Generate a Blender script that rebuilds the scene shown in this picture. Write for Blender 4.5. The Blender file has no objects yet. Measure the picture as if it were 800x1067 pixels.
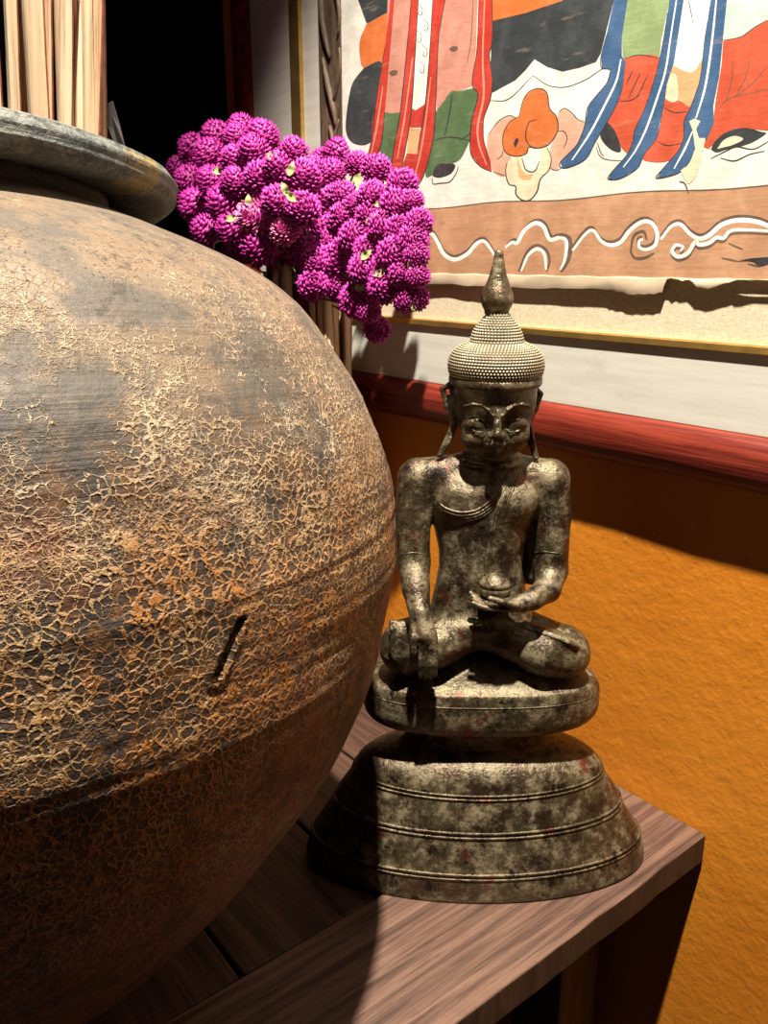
import bpy, bmesh, math, random
import numpy as np
from mathutils import Vector, Matrix
from mathutils.bvhtree import BVHTree
from mathutils.geometry import tessellate_polygon

# ------------------------------------------------------------------ camera
F_PX, CX, CY, HOR, EYE = 870.0, 400.0, 533.5, 270.0, 0.5
PITCH = math.atan((CY - HOR) / F_PX)
YAW = math.atan((1526.0 - CX) / math.hypot(F_PX, CY - HOR))
FH = Vector((-math.sin(YAW), math.cos(YAW), 0))           # horizontal view direction
RT = Vector((math.cos(YAW), math.sin(YAW), 0))
FW = FH * math.cos(PITCH) - Vector((0, 0, 1)) * math.sin(PITCH)
UP = RT.cross(FW)
EYEP = Vector((0, 0, EYE))
S = bpy.context.scene
C = S.collection
cam = bpy.data.cameras.new('camera'); camo = bpy.data.objects.new('camera', cam); C.objects.link(camo)
cam.sensor_fit = 'VERTICAL'; cam.sensor_height = 24.0; cam.lens = F_PX / 1067.0 * 24.0
cam.clip_start = 0.01
camo.matrix_world = Matrix(((RT.x, UP.x, -FW.x, EYEP.x), (RT.y, UP.y, -FW.y, EYEP.y), (RT.z, UP.z, -FW.z, EYEP.z), (0, 0, 0, 1)))
S.camera = camo

# ------------------------------------------------------------------ light and exposure
w = bpy.data.worlds.new('world'); S.world = w; w.use_nodes = True
w.node_tree.nodes['Background'].inputs[0].default_value = (0.55, 0.75, 1.0, 1)
w.node_tree.nodes['Background'].inputs[1].default_value = 0.005
def spot(name, loc, aim, watts, angle, blend, radius, color):
    l = bpy.data.lights.new(name, 'SPOT'); o = bpy.data.objects.new(name, l); C.objects.link(o)
    l.energy = watts; l.spot_size = math.radians(angle); l.spot_blend = blend; l.shadow_soft_size = radius; l.color = color
    o.location = loc
    o.rotation_euler = (Vector(aim) - Vector(loc)).to_track_quat('-Z', 'Y').to_euler()
    return o
spot('ceiling_spot', (-0.10, 0.14, 1.85), (-0.40, 0.42, 0.25), 400, 58, 0.5, 0.022, (1.0, 0.91, 0.78))
S.view_settings.view_transform = 'Standard'
S.view_settings.look = 'None'
S.view_settings.gamma = 1.0
S.view_settings.use_curve_mapping = False
S.view_settings.exposure = 0.0

# ------------------------------------------------------------------ helpers
rnd = random.Random(7)
def at(px, py, Y):
    """point of the photograph's ray that lies at depth Y (metres towards the wall)"""
    d = FW + RT * ((px - CX) / F_PX) - UP * ((py - CY) / F_PX)
    return EYEP + d * (Y / d.y)
def tag(o, label=None, cat=None, group=None, kind=None):
    for k, v in (('label', label), ('category', cat), ('group', group), ('kind', kind)):
        if v: o[k] = v
    return o
def empty(name, loc, rz=0.0):
    o = bpy.data.objects.new(name, None); C.objects.link(o); o.location = loc; o.rotation_euler = (0, 0, rz)
    o.empty_display_size = 0.05
    return o
def obj(name, me, mats, parent=None, smooth=True):
    o = bpy.data.objects.new(name, me); C.objects.link(o)
    if mats is not None:
        for m in (mats if isinstance(mats, (list, tuple)) else [mats]): me.materials.append(m)
    if smooth: me.polygons.foreach_set('use_smooth', [True] * len(me.polygons))
    if parent: o.parent = parent
    return o
def mesh(name, vs, fs, mi=None):
    me = bpy.data.meshes.new(name); me.from_pydata([tuple(v) for v in vs], [], fs)
    if mi is not None: me.polygons.foreach_set('material_index', mi)
    me.update(); return me
class MB:
    def __init__(s): s.v = []; s.f = []; s.m = []
    def add(s, vs, fs, m=0):
        n = len(s.v); s.v += [tuple(v) for v in vs]; s.f += [[i + n for i in f] for f in fs]; s.m += [m] * len(fs)
    def box(s, lo, hi, m=0):
        (a, b, c), (d, e, f) = lo, hi
        s.add([(a,b,c),(d,b,c),(d,e,c),(a,e,c),(a,b,f),(d,b,f),(d,e,f),(a,e,f)],
              [[0,3,2,1],[4,5,6,7],[0,1,5,4],[1,2,6,5],[2,3,7,6],[3,0,4,7]], m)
    def tube(s, pts, rad, n=8, m=0, flat=1.0):
        pts = [Vector(p) for p in pts]; k = len(pts)
        if not hasattr(rad, '__len__'): rad = [rad] * k
        vs = []; side = None
        for i, p in enumerate(pts):
            t = (pts[min(i + 1, k - 1)] - pts[max(i - 1, 0)]).normalized()
            if side is None:
                side = t.cross(Vector((0, 0, 1)) if abs(t.z) < .9 else Vector((1, 0, 0))).normalized()
            side = (side - t * side.dot(t)).normalized(); up = t.cross(side)
            for j in range(n):
                a = 2 * math.pi * j / n
                vs.append(p + side * (math.cos(a) * rad[i]) + up * (math.sin(a) * rad[i] * flat))
        fs = [[i * n + j, i * n + (j + 1) % n, (i + 1) * n + (j + 1) % n, (i + 1) * n + j] for i in range(k - 1) for j in range(n)]
        fs += [list(range(n))[::-1], [(k - 1) * n + j for j in range(n)]]
        s.add(vs, fs, m)
    def build(s, name, mats, parent=None, smooth=False, bevel=0, seg=2):
        me = mesh(name, s.v, s.f, s.m)
        if bevel:
            b = bmesh.new(); b.from_mesh(me)
            bmesh.ops.bevel(b, geom=b.edges[:], offset=bevel, segments=seg, affect='EDGES', profile=0.6)
            b.to_mesh(me); b.free()
        return obj(name, me, mats, parent, smooth)
def lathe(prof, n, ea=1.0, eb=1.0, cx=0.0, cy=0.0, cap0=True, cap1=True, power=2.0):
    """rings of (radius, z); elliptical (ea, eb) or super-elliptical with power"""
    vs = []; fs = []
    for r, z in prof:
        for j in range(n):
            a = 2 * math.pi * j / n; c, s_ = math.cos(a), math.sin(a)
            if power != 2.0:
                c = math.copysign(abs(c) ** (2 / power), c); s_ = math.copysign(abs(s_) ** (2 / power), s_)
            vs.append((cx + ea * r * c, cy + eb * r * s_, z))
    k = len(prof)
    for i in range(k - 1):
        for j in range(n): fs.append([i*n+j, i*n+(j+1) % n, (i+1)*n+(j+1) % n, (i+1)*n+j])
    if cap0: fs.append(list(range(n))[::-1])
    if cap1: fs.append([(k-1)*n+j for j in range(n)])
    return vs, fs
def spline(pts, n=8):
    """Catmull-Rom through points of any dimension"""
    P = np.array(pts, float)
    if len(P) < 3: return [P[0] + (P[-1] - P[0]) * t for t in np.linspace(0, 1, n + 1)]
    Q = np.vstack([2 * P[0] - P[1], P, 2 * P[-1] - P[-2]]); out = []
    for i in range(1, len(Q) - 2):
        for t in np.linspace(0, 1, n, endpoint=False):
            a, b, c, d = Q[i-1], Q[i], Q[i+1], Q[i+2]
            out.append(.5 * (2*b + (c-a)*t + (2*a-5*b+4*c-d)*t*t + (3*b-a-3*c+d)*t**3))
    out.append(P[-1]); return out

# ------------------------------------------------------------------ materials
class NM:
    def __init__(s, name):
        s.mat = bpy.data.materials.new(name); s.mat.use_nodes = True; s.t = s.mat.node_tree
        s.b = s.t.nodes['Principled BSDF']; s.co = s.n('ShaderNodeTexCoord')
    def n(s, ty, **kw):
        nd = s.t.nodes.new(ty)
        for k, v in kw.items(): setattr(nd, k, v)
        return nd
    def l(s, a, b): s.t.links.new(a, b)
    def put(s, sock, v):
        if hasattr(v, 'is_linked') or isinstance(v, bpy.types.NodeSocket): s.l(v, sock)
        elif isinstance(v, (tuple, list)) and len(v) == 3 and sock.type == 'RGBA': sock.default_value = (*v, 1)
        else: sock.default_value = v
    def obj(s, scale=(1, 1, 1), loc=(0, 0, 0), src=None):
        m = s.n('ShaderNodeMapping'); m.inputs['Scale'].default_value = scale; m.inputs['Location'].default_value = loc
        s.l(src or s.co.outputs['Object'], m.inputs['Vector']); return m.outputs[0]
    def noise(s, vec, scale, detail=4, rough=.55, dist=0.0, color=False):
        nd = s.n('ShaderNodeTexNoise'); s.l(vec, nd.inputs['Vector']); nd.inputs['Scale'].default_value = scale
        nd.inputs['Detail'].default_value = detail; nd.inputs['Roughness'].default_value = rough; nd.inputs['Distortion'].default_value = dist
        return nd.outputs['Color' if color else 'Fac']
    def voro(s, vec, scale, feature='DISTANCE_TO_EDGE', out='Distance'):
        nd = s.n('ShaderNodeTexVoronoi', feature=feature); s.l(vec, nd.inputs['Vector']); nd.inputs['Scale'].default_value = scale
        return nd.outputs[out]
    def ramp(s, fac, stops, interp='LINEAR'):
        nd = s.n('ShaderNodeValToRGB'); s.l(fac, nd.inputs[0]); nd.color_ramp.interpolation = interp
        e = nd.color_ramp.elements
        while len(e) < len(stops): e.new(0.5)
        for el, (p, c) in zip(e, stops):
            el.position = p; el.color = (*c, 1) if isinstance(c, tuple) else (c, c, c, 1)
        return nd.outputs[0]
    def rng(s, v, a, b, c=0.0, d=1.0, smooth=True):
        nd = s.n('ShaderNodeMapRange', interpolation_type='SMOOTHSTEP' if smooth else 'LINEAR'); s.l(v, nd.inputs[0])
        for i, x in zip((1, 2, 3, 4), (a, b, c, d)): s.put(nd.inputs[i], x)
        return nd.outputs[0]
    def math(s, op, a, b=0.0, clamp=False):
        nd = s.n('ShaderNodeMath', operation=op, use_clamp=clamp); s.put(nd.inputs[0], a); s.put(nd.inputs[1], b); return nd.outputs[0]
    def mix(s, f, a, b, mode='MIX'):
        nd = s.n('ShaderNodeMix', data_type='RGBA', blend_type=mode); s.put(nd.inputs[0], f); s.put(nd.inputs[6], a); s.put(nd.inputs[7], b); return nd.outputs[2]
    def bump(s, h, strength=.4, dist=.002, prev=None):
        nd = s.n('ShaderNodeBump'); nd.inputs['Strength'].default_value = strength; nd.inputs['Distance'].default_value = dist
        s.l(h, nd.inputs['Height'])
        if prev: s.l(prev, nd.inputs['Normal'])
        return nd.outputs[0]
    def done(s, color=None, rough=.6, metal=0.0, normal=None, spec=None):
        if color is not None: s.put(s.b.inputs['Base Color'], color)
        s.put(s.b.inputs['Roughness'], rough); s.put(s.b.inputs['Metallic'], metal)
        if spec is not None: s.b.inputs['Specular IOR Level'].default_value = spec
        if normal is not None: s.l(normal, s.b.inputs['Normal'])
        return s.mat
def plain(name, col, rough=.7, var=.15, scale=30, metal=0, bump=0.0, spec=None):
    m = NM(name); v = m.obj(); f = m.noise(v, scale, 5)
    a = tuple(c * (1 - var) for c in col); b = tuple(min(1, c * (1 + var)) for c in col)
    return m.done(m.mix(m.rng(f, .3, .7), a, b), rough, metal, m.bump(f, bump, .002) if bump else None, spec)

def mat_bronze():
    m = NM('patinated_bronze'); v = m.obj()
    a = m.noise(v, 40, 7, .7); b = m.noise(m.obj(loc=(3, 1, 2)), 55, 8, .75); c = m.noise(m.obj(loc=(7, 5, 9)), 26, 5, .6)
    base = m.mix(m.rng(c, .40, .62), (.034, .020, .013), (.080, .050, .030))
    col = m.mix(m.math('MULTIPLY', m.rng(a, .42, .66), .8), base, (.098, .090, .043))           # olive patina
    col = m.mix(m.math('MULTIPLY', m.rng(m.math('ADD', m.math('MULTIPLY', b, .7), m.math('MULTIPLY', m.noise(v, 260, 5, .7), .3)), .44, .62), .8), col, (.255, .205, .12))              # pale crust
    col = m.mix(m.rng(m.noise(m.obj(loc=(1, 8, 3)), 40, 5, .6), .60, .68), col, (.12, .034, .020))   # copper red
    col = m.mix(m.rng(m.noise(m.obj(loc=(4, 2, 8)), 60, 5, .7), .58, .66), col, (.018, .013, .010))
    rough = m.math('ADD', .27, m.math('MULTIPLY', m.rng(b, .42, .64), .25))
    metal = m.math('SUBTRACT', .62, m.math('MULTIPLY', m.rng(b, .46, .64), .4))
    h = m.math('ADD', m.noise(v, 220, 4, .6), m.math('MULTIPLY', b, 2.0))
    return m.done(col, rough, metal, m.bump(m.math('ADD', h, m.noise(v, 480, 3, .6)), .5, .0011))
def mat_jar():
    m = NM('crackled_clay'); P = m.co.outputs['Object']
    sep = m.n('ShaderNodeSeparateXYZ'); m.l(P, sep.inputs[0]); z = sep.outputs[2]
    wn = m.noise(P, 60, 4, .6, color=True)
    wv = m.n('ShaderNodeVectorMath', operation='MULTIPLY_ADD'); m.l(wn, wv.inputs[0]); wv.inputs[1].default_value = (.010,)*3; m.l(P, wv.inputs[2])
    W = wv.outputs[0]
    big = m.noise(P, 9, 6, .7); mid = m.noise(m.obj(loc=(4, 2, 1)), 22, 6, .7); fine = m.noise(P, 160, 5, .65)
    zone = m.math('MULTIPLY', m.rng(z, .10, .24), m.rng(z, .50, .36))     # where the slip has crackled most
    amt = m.math('MULTIPLY', m.rng(m.math('ADD', big, m.math('MULTIPLY', mid, .7)), .62, .97), m.math('ADD', .22, m.math('MULTIPLY', zone, .78)))
    mot0 = m.noise(m.obj(loc=(3, 7, 2)), 48, 5, .7)
    e1 = m.voro(W, 250); e2 = m.voro(W, 560)
    wid = m.math('MULTIPLY', amt, m.math('ADD', -.10, m.math('MULTIPLY', m.math('ADD', m.math('MULTIPLY', mid, .5), m.math('MULTIPLY', mot0, .5)), .60)))
    c1 = m.rng(e1, m.math('MULTIPLY', wid, .35), m.math('ADD', wid, .01), 1, 0)
    c2 = m.math('MULTIPLY', m.rng(e2, .02, .16, 1, 0), m.rng(m.noise(m.obj(loc=(9, 9, 1)), 22, 4), .50, .64))
    crack = m.math('MULTIPLY', m.math('MAXIMUM', c1, c2), m.math('MULTIPLY', m.rng(amt, .03, .30), m.rng(fine, .30, .54)))
    plate = m.mix(m.rng(mid, .42, .62), (.026, .023, .020), (.075, .044, .025))
    plate = m.mix(m.rng(big, .48, .62), plate, (.125, .066, .036))
    streak = m.noise(m.obj(scale=(6, 6, 420)), 1, 4, .7)
    plate = m.mix(m.math('MULTIPLY', m.rng(streak, .52, .68), .7), plate, (.024, .016, .011))
    top = m.rng(z, .36, .48)  # shoulder's own tan grey, plus brightness of the overhead light painted in
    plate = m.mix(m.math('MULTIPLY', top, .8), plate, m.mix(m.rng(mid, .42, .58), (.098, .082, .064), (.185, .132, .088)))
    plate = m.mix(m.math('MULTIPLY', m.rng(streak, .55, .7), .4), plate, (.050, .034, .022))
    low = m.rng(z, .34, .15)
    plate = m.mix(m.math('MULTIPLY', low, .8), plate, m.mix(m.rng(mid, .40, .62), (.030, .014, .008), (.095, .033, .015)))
    mot = m.noise(m.obj(loc=(8, 1, 6)), 110, 6, .75)
    plate = m.mix(m.math('MULTIPLY', m.rng(mot, .50, .62), m.math('MULTIPLY', m.rng(z, .46, .34), .75)), plate, (.20, .085, .022))
    plate = m.mix(m.math('MULTIPLY', m.rng(mot, .46, .36), .6), plate, (.020, .015, .011))
    rust = m.rng(m.noise(m.obj(loc=(2, 6, 0)), 11, 5, .65), .54, .66)
    plate = m.mix(m.math('MULTIPLY', rust, m.math('MULTIPLY', m.rng(z, .42, .34), .75)), plate, (.17, .046, .016))
    sc_ = m.rng(m.noise(m.obj(loc=(5, 5, 5)), 26, 4), .40, .62)
    slip = m.mix(sc_, (.34, .125, .018), (.37, .215, .082))
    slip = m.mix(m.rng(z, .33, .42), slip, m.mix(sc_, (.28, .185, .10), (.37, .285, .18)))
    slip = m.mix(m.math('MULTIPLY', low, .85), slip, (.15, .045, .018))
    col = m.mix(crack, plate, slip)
    pit = m.voro(m.obj(loc=(1, 1, 4)), 330, 'F1')
    col = m.mix(m.math('MULTIPLY', m.rng(pit, .30, .10), m.rng(big, .40, .55)), col, (.020, .014, .010))
    h = m.math('ADD', m.math('MULTIPLY', crack, 1.0), m.math('ADD', m.math('MULTIPLY', fine, .9), m.math('MULTIPLY', streak, .5)))
    return m.done(col, m.math('SUBTRACT', .66, m.math('MULTIPLY', m.rng(mid, .4, .6), .16)), 0, m.bump(h, .7, .0016), .45)
def mat_rim():
    m = NM('grey_weathered_clay'); P = m.co.outputs['Object']
    a = m.noise(P, 30, 5, .65); b = m.noise(P, 140, 4, .65); s_ = m.noise(m.obj(scale=(5, 5, 300)), 1, 4, .7)
    col = m.mix(m.rng(a, .4, .62), (.065, .076, .080), (.165, .172, .150))
    col = m.mix(m.rng(m.noise(m.obj(loc=(3, 3, 3)), 18, 5, .7), .56, .66), col, (.28, .19, .055))
    col = m.mix(m.math('MULTIPLY', m.rng(s_, .5, .66), .7), col, (.030, .030, .029))
    f = m.noise(m.obj(loc=(1, 2, 6)), 260, 5, .7)
    col = m.mix(m.math('MULTIPLY', m.rng(f, .50, .62), .6), col, (.22, .22, .19))
    col = m.mix(m.math('MULTIPLY', m.rng(b, .46, .36), .7), col, (.030, .031, .031))
    return m.done(col, .55, 0, m.bump(m.math('ADD', m.math('ADD', b, f), s_), .9, .002), .4)
def mat_wood(name, dark, light, grain=(4, 90, 60), axis_scale=1.0, red=None, bump=.5, rough=.6):
    m = NM(name); v = m.obj(scale=grain); a = m.noise(v, 1, 6, .65, .6); b = m.noise(m.obj(scale=tuple(g * 3.2 for g in grain), loc=(5, 3, 1)), 1, 4, .7)
    c = m.noise(m.obj(), 9, 5, .65)
    col = m.mix(m.rng(a, .32, .68), dark, light)
    col = m.mix(m.math('MULTIPLY', m.rng(b, .54, .68), .6), col, tuple(x * .35 for x in dark))
    if red: col = m.mix(m.math('MULTIPLY', m.rng(c, .5, .7), .8), col, red)
    return m.done(col, rough, 0, m.bump(m.math('ADD', a, m.math('MULTIPLY', b, .8)), bump, .002), .4)
BRONZE = mat_bronze(); JAR = mat_jar(); RIM = mat_rim()
WOOD_END = mat_wood('weathered_plank', (.050, .024, .016), (.185, .102, .068), (130, 5, 60), red=(.10, .034, .024))
WOOD_IN = mat_wood('dark_plank', (.030, .014, .008), (.10, .048, .030), (4, 80, 60))
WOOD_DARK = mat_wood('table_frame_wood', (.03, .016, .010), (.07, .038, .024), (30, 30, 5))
REDWOOD = mat_wood('red_stained_wood', (.10, .010, .006), (.26, .036, .018), (5, 160, 160), rough=.42, bump=.25)
def mat_plaster():
    m = NM('orange_plaster'); P = m.co.outputs['Object']
    a = m.noise(P, 55, 4, .6); b = m.noise(P, 170, 3, .5); c = m.noise(P, 5, 4)
    col = m.mix(m.rng(c, .3, .7), (.60, .190, .013), (.68, .245, .020))
    spk = m.rng(m.noise(m.obj(loc=(2, 3, 1)), 120, 2), .68, .74)
    col = m.mix(m.math('MULTIPLY', spk, .35), col, (.75, .42, .12))
    return m.done(col, .52, 0, m.bump(m.math('ADD', a, m.math('MULTIPLY', b, .5)), .35, .003), .4)
PLASTER = mat_plaster()
NAVY = plain('dark_blue_wall', (.012, .018, .026), .6, .2, 4)
FLOORM = mat_wood('floor_boards', (.03, .018, .012), (.06, .035, .022), (3, 40, 40))
def mat_board():
    m = NM('cream_painted_board'); a = m.noise(m.obj(scale=(10, 60, 120)), 1, 5, .6); c = m.noise(m.obj(), 14, 5, .65)
    col = m.mix(m.rng(a, .3, .7), (.60, .585, .51), (.70, .685, .60)); col = m.mix(m.math('MULTIPLY', m.rng(c, .60, .70), .5), col, (.48, .47, .42))
    return m.done(col, .5, 0, m.bump(a, .12, .001))
BOARD = mat_board()
def mat_linen():
    m = NM('linen_liner'); a = m.noise(m.obj(scale=(900, 300, 300)), 1, 2); b = m.noise(m.obj(scale=(250, 250, 1200)), 1, 2)
    f = m.math('ADD', a, b)
    return m.done(m.mix(m.rng(f, .7, 1.3), (.60, .50, .34), (.76, .67, .49)), .85, 0, m.bump(f, .2, .0006))
LINEN = mat_linen()
GOLD = plain('gold_fillet', (.62, .40, .12), .33, .15, 60, .85)
PAPER = plain('torn_paper', (.40, .31, .21), .85, .2, 25, bump=.4)
CARVED = mat_wood('carved_brown_strip', (.05, .032, .020), (.15, .10, .065), (60, 60, 12), bump=.9)
STRAW = []
for i, (a, b) in enumerate((((.70, .50, .31), (.86, .72, .54)), ((.62, .42, .24), (.82, .66, .46)), ((.46, .24, .12), (.74, .54, .35)))):
    STRAW.append(mat_wood('split_reed_%s' % 'abc'[i], a, b, (220, 220, 3), bump=.35, rough=.6))
BARK = plain('red_reed_bark', (.20, .055, .025), .6, .4, 60, bump=.4)
PETAL = plain('magenta_bract', (.27, .004, .145), .55, .22, 300)
TIP = plain('pink_bract_tip', (.44, .022, .265), .5, .2, 300)
PALE = plain('faded_pink_bract', (.72, .22, .42), .55, .25, 300)
LEAF = plain('dry_green_sepal', (.38, .42, .16), .6, .3, 120)
STEM = plain('green_stem', (.11, .13, .045), .6, .3, 90)

# ------------------------------------------------------------------ room shell
WALL_Y = 0.632
def slab(name, lo, hi, mat):
    m = MB(); m.box(lo, hi); o = m.build(name, mat); o['kind'] = 'structure'; return o
slab('wall_back', (-1.13, WALL_Y, -.78), (1.4, WALL_Y + .1, 2.2), PLASTER)
slab('wall_left', (-1.75, -1.6, -.78), (-1.63, WALL_Y + .5, 2.2), NAVY)
slab('wall_recess', (-1.63, WALL_Y + .5, -.78), (-1.13, WALL_Y + .6, 2.2), NAVY)
slab('floor', (-1.75, -1.6, -.80), (1.4, WALL_Y + .6, -.78), FLOORM)

# ------------------------------------------------------------------ framed painting on the wall
fr = empty('framed_painting', (-.5, WALL_Y, .32))
tag(fr, 'old painted cloth in a wide cream frame and red wooden moulding on the orange wall', 'painting')
def fpart(o): o.parent = fr; o.matrix_parent_inverse = Matrix.Translation(-Vector(fr.location)); return o
XL, XR, ZT = -1.03, .55, 1.15            # inner edge of red moulding at the left, far right and top
ZB = .3265                                # underside of the bottom moulding
def half_round(n=14):
    # cross-section: (outward from wall, along height 0..h) bulging nose
    h, d = .0455, .026; pr = [(0, 0)]
    for i in range(n + 1):
        t = i / n; a = math.pi * t
        pr.append((.008 + (d - .008) * math.sin(a) ** .8, h * (.5 - .5 * math.cos(a))))
    pr.append((0, h)); return pr
pr = half_round()
def moulding(p0, p1, inward, name):
    vs = []; fs = []; n = len(pr); k = 40
    ax = (Vector(p1) - Vector(p0)); inw = Vector(inward)
    for i in range(k + 1):
        b = Vector(p0) + ax * (i / k)
        for (o, hh) in pr:
            q = b + inw * hh + Vector((0, -o - .0015 * math.sin(i * 1.7 + hh * 200) * (o > .01) * .3, 0)); vs.append(q)
    for i in range(k):
        for j in range(n - 1): fs.append([i*n+j, (i+1)*n+j, (i+1)*n+j+1, i*n+j+1])
    fs += [list(range(n)), [k*n+j for j in range(n)][::-1]]
    b = bmesh.new(); me = mesh(name, vs, fs); b.from_mesh(me); bmesh.ops.recalc_face_normals(b, faces=b.faces[:]); b.to_mesh(me); b.free()
    return tag(fpart(obj(name, me, REDWOOD)), 'rounded dark red wooden moulding')
moulding((XL - .0455, WALL_Y, ZB), (XR, WALL_Y, ZB), (0, 0, 1), 'outer_moulding')
moulding((XL - .0455, WALL_Y, ZB), (XL - .0455, WALL_Y, ZT), (1, 0, 0), 'outer_moulding')
def bar(name, lo, hi, mat, bevel=.0008): 
    m = MB(); m.box(lo, hi); return fpart(m.build(name, mat, None, False, bevel))
YB = .616     # front of the cream board
bar('cream_board', (XL, YB, ZB + .044), (XR, WALL_Y, .4315), BOARD)
bar('cream_board', (XL, YB, .4315), (-.937, WALL_Y, ZT), BOARD)
bar('gold_fillet', (-.937, YB - .003, .4315), (XR, WALL_Y, .4375), GOLD)
bar('gold_fillet', (-.937, YB - .003, .4375), (-.917, WALL_Y, ZT), GOLD)
bar('liner', (-.917, YB + .002, .4375), (XR, WALL_Y, .50), LINEN)
bar('liner', (-.917, YB + .002, .50), (-.876, WALL_Y, ZT), BOARD)
bar('backing_board', (-.876, YB + .004, .50), (XR, WALL_Y, ZT), LINEN)
# carved strip along the left of the cloth
m = MB(); m.box((-.876, YB - .003, .475), (-.834, YB + .004, ZT))
cs = fpart(m.build('carved_strip', CARVED, None, False, .001))
m = MB()
for k in range(9):
    z0 = .50 + k * .072
    pts = [(-.855 + .013 * math.sin(t * 2.2 + k), YB - .004, z0 + .075 * t) for t in np.linspace(0, 1, 12)]
    m.tube(pts, [.0018 + .0022 * math.sin(math.pi * t) for t in np.linspace(0, 1, 12)], 6)
    pts = [(-.846 - .012 * math.sin(t * 2.6 + k * 1.3), YB - .004, z0 + .02 + .06 * t) for t in np.linspace(0, 1, 12)]
    m.tube(pts, [.0012 + .0016 * math.sin(math.pi * t) for t in np.linspace(0, 1, 12)], 6)
m.build('carved_scroll', CARVED, cs, True)

# --- the painted cloth: one sheet, its design as inlaid colour areas
YC = .6145
PAINTS = {}
def paint(name, col):
    if name not in PAINTS:
        mm = NM('paint_' + name); v = mm.obj(); f = mm.noise(v, 45, 6, .7); g = mm.noise(mm.obj(scale=(30, 30, 160)), 1, 4, .6)
        c = mm.mix(mm.rng(f, .35, .72), col, tuple(min(1, x * 1.28 + .02) for x in col))
        c = mm.mix(mm.math('MULTIPLY', mm.rng(g, .6, .72), .18), c, (.45, .36, .24))
        PAINTS[name] = (len(PAINTS), mm.done(c, .8, 0, mm.bump(g, .25, .0012), .2))
    return PAINTS[name][0]
GROUND = paint('ground', (.62, .60, .53))
cl = MB(); layer = [0]; LAID = []
def lay(P):
    """depth of the next colour area: just above whatever it overlaps"""
    P = np.array(P); lo, hi = P.min(0) - 1.5, P.max(0) + 1.5
    n = 1 + max([k for (a, b, k) in LAID if (a < hi).all() and (b > lo).all()] or [0])
    LAID.append((lo, hi, n)); return YC - (n + 2) * .000008
def up_poly(pts, col, n=5, raw=False):
    """a filled colour area; pts in photo pixels"""
    P = [np.array(p) for p in (pts if raw else spline(list(pts) + [pts[0]], n)[:-1])]
    Y = lay(P)
    vs = [at(p[0], p[1], Y) for p in P]
    fs = []
    for t in tessellate_polygon([[Vector((v.x, v.z, 0)) for v in vs]]):
        a, b, c = (vs[q] for q in t); cr_ = (b.x - a.x) * (c.z - a.z) - (b.z - a.z) * (c.x - a.x)
        if abs(cr_) < 1e-9: continue
        fs.append(list(t) if cr_ > 0 else list(t)[::-1])
    cl.add(vs, fs, col)
def stroke(pts, wid, col, n=7, taper=True):
    P = np.array(spline(pts, n)); Y = lay(P)
    T = np.gradient(P, axis=0); T /= np.linalg.norm(T, axis=1)[:, None] + 1e-9; N = np.stack([-T[:, 1], T[:, 0]], 1); k = len(P)
    ww = np.array([wid * (0.55 + .45 * math.sin(math.pi * i / (k - 1))) if taper else wid for i in range(k)])[:, None] * .5
    vs = [at(*(P[i] + N[i] * ww[i]), Y) for i in range(k)] + [at(*(P[i] - N[i] * ww[i]), Y) for i in range(k)]
    cl.add(vs, [[i, i + 1, k + i + 1, k + i] for i in range(k - 1)], col)
def cr(pts, o, s): return [(o[0] + x * s, o[1] + y * s) for x, y in pts]
P0 = ((270, 0), .2625); P1 = ((480, 0), .2062); P2 = ((620, 0), .225); P3 = ((430, 180), .25); P4 = ((600, 180), .25)
INK = paint('ink', (.030, .028, .030)); WHITE = paint('white', (.66, .64, .57)); RED = paint('red', (.40, .032, .016)); VERM = paint('vermilion', (.45, .070, .030))
ORG = paint('orange', (.50, .125, .028)); PINK = paint('dusty_pink', (.44, .20, .145)); GRN = paint('green', (.070, .125, .050)); LGRN = paint('sage', (.20, .27, .12))
BLU = paint('blue', (.036, .088, .185)); BLK = paint('black', (.028, .033, .036)); TAN = paint('tan', (.50, .30, .14)); CLOUD = paint('cloud_pink', (.55, .30, .21))
CREAM = paint('cream', (.62, .52, .36)); SALM = paint('salmon_band', (.42, .225, .125)); TEAL = paint('pale_teal', (.40, .55, .45)); WL = paint('chalk', (.74, .72, .68)); SHADE = paint('brown_ink', (.12, .075, .05))
# sheet ground, with thickness
tl, tr_ = at(358, 0, YC), at(800, 0, YC)
m0 = MB(); x0, x1 = -.834, .52
zb = at(620, 289, YC).z
cl.box((x0, YC, zb), (x1, YC + .0020, ZT - .02), GROUND)
# salmon band
bz = at(620, 205, YC).z
layer[0] += 1
Yb = YC - .000008
top = [(x, bz + .0012 * math.sin(x * 40)) for x in np.linspace(x0, x1, 60)]
cl.add([(x, Yb, z) for x, z in top] + [(x, Yb, zb) for x, z in top], [[i, i + 60, i + 61, i + 1] for i in range(59)], SALM)
layer[0] += 1
cl.add([(x, Yb - .000008, z + .0006) for x, z in top] + [(x, Yb - .000008, z - .0006) for x, z in top], [[i, i + 60, i + 61, i + 1] for i in range(59)], SHADE)
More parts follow.
